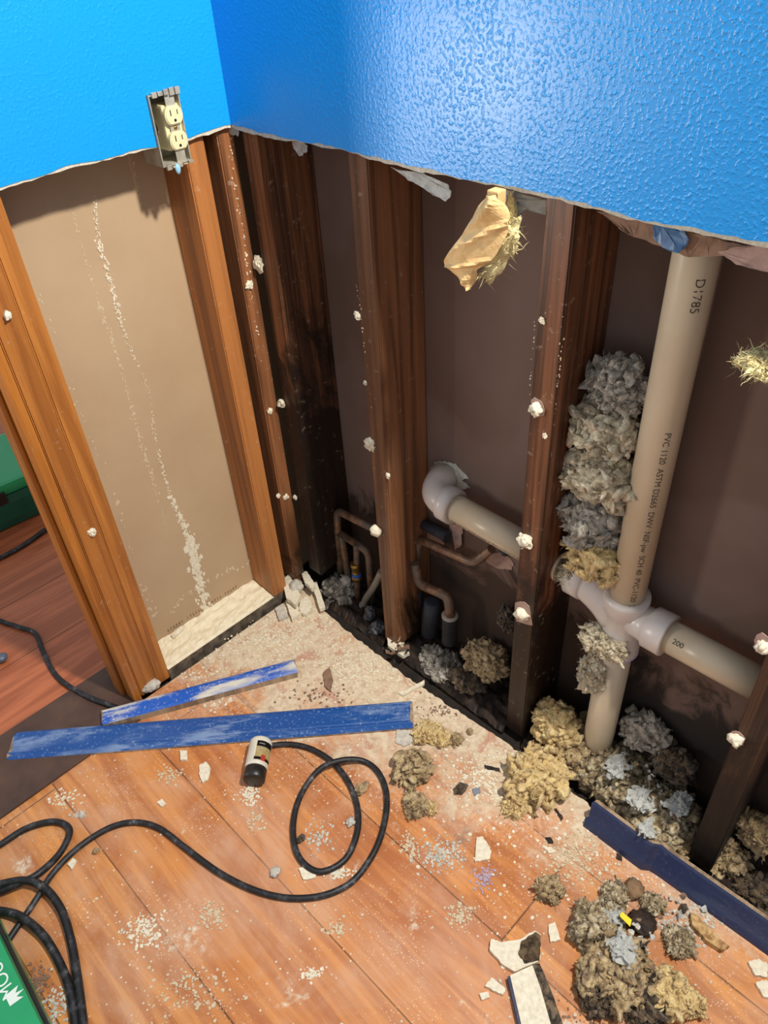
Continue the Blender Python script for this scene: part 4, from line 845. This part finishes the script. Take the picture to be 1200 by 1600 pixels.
# uncountable heaped dust flakes near the walls
bm=bmesh.new(); rnd=random.Random(33)
for i in range(1500):
    x=-abs(rnd.gauss(0,.13))-.012; y=-rnd.random()**1.6*1.1-.01
    if rnd.random()<.35: x=-rnd.uniform(.01,.42); y=-rnd.uniform(.0,.16)
    if x>edge_x(y)-.01: continue
    r_=rnd.uniform(.0012,.0045); m_=5; a0=rnd.random()*6; h_=rnd.uniform(.0008,.0025)
    P=[(x+r_*math.cos(a0+j*6.28/m_)*rnd.uniform(.5,1.2),y+r_*math.sin(a0+j*6.28/m_)*rnd.uniform(.5,1.2),h_) for j in range(m_)]
    prism(bm,P,(0,0,-h_+.0001))
o=fin('plaster_dust_flakes',bm,M_PLA); tag(o,'drift of fine cream plaster flakes on the floor along both opened walls','dust',kind='stuff')

def smear(u,v,ru,rv,n,mat,label,seed,r0=.0035):
    rnd=random.Random(seed); bm=bmesh.new(); 
    for i in range(n):
        p=at(rnd.gauss(u,ru*.5),rnd.gauss(v,rv*.5),'z',0); r_=r0*rnd.uniform(.25,1)**1.6+.0006; m_=rnd.randint(4,7); a0=rnd.random()*6; h_=rnd.uniform(.0006,.003); 
        if p.x>edge_x(p.y)-.008: continue
        prism(bm,[(p.x+r_*math.cos(a0+j*6.28/m_)*rnd.uniform(.4,1.3),p.y+r_*math.sin(a0+j*6.28/m_)*rnd.uniform(.4,1.3),h_) for j in range(m_)],(0,0,-h_+.0001))
    tag(fin('plaster_smear',bm,mat),label,'dust',kind='stuff')
for i,(u,v,ru,rv,n,mt,lb) in enumerate([
 (225,1455,34,26,170,M_PLA,'cream plaster splash on the floor below the trailing cord'),
 (392,1242,16,20,110,M_PLA,'white powder spilled just below the bottle cap'),
 (400,1280,14,22,60,M_FAINT,'faint powder trail below the bottle'),
 (100,1250,22,16,80,M_PLA,'plaster splash above the hairpin cord'),
 (125,1272,12,8,50,M_PLAG,'small grey plaster splash above the hairpin cord bend'),
 (265,1212,22,14,60,M_FAINT,'faint plaster smear left of the bottle'),
 (330,1430,24,24,100,M_FAINT,'sparse plaster specks below the cord at centre left'),
 (690,1335,34,26,260,M_PLAG,'grey dusty smudge left of the five-sided chip'),
 (640,1322,14,20,70,M_FAINT,'pale smudge right of the cord loop'),
 (530,1365,20,10,110,M_PLA,'crumbly plaster patch between the cord loops'),
 (500,1310,20,24,90,M_PLAG,'plaster specks inside the cord loop'),
 (487,1522,16,10,60,M_PLA,'small plaster splash at the lower middle of the floor'),
 (525,1450,16,12,50,M_FAINT,'faint plaster splash below the cord at the centre'),
 (758,1372,18,22,90,plain('lilac_dust',S(176,156,172),None,.9),'lilac grey dust smudge below the five-sided chip'),
 (720,1430,24,22,110,M_FAINT,'pale scrape on the floor left of the oblong chip'),
 (60,1530,20,30,110,M_PAPBR,'brown gritty patch beside the green case'),
 (90,1570,26,30,120,M_PLAG,'grey grit between the thick cords'),
 (300,1545,60,34,150,M_FAINT,'thin scatter of specks at the bottom of the floor'),
 (1080,1440,44,34,320,M_PLAG,'grey grit along the broken dark baseboard'),
 (900,1340,50,40,260,M_FAINT,'pale grit in front of the broken dark baseboard'),
 (960,1580,80,26,260,M_PAPBR,'brown grit around the large floor pile'),
 (760,1215,60,36,420,M_PLA,'cream grit on the floor before the blackened stud'),
 (560,1040,70,34,520,M_PLA,'cream grit below the copper pipes'),
 (420,1000,60,24,420,M_PLA,'cream grit below the corner chunks'),
 (500,1085,60,16,70,M_PAPBR,'brown grit between the blue boards'),
 (690,1110,34,20,50,M_PAPBR,'brown grit near the cut floor edge')]): smear(u,v,ru,rv,n,mt,lb,300+i)
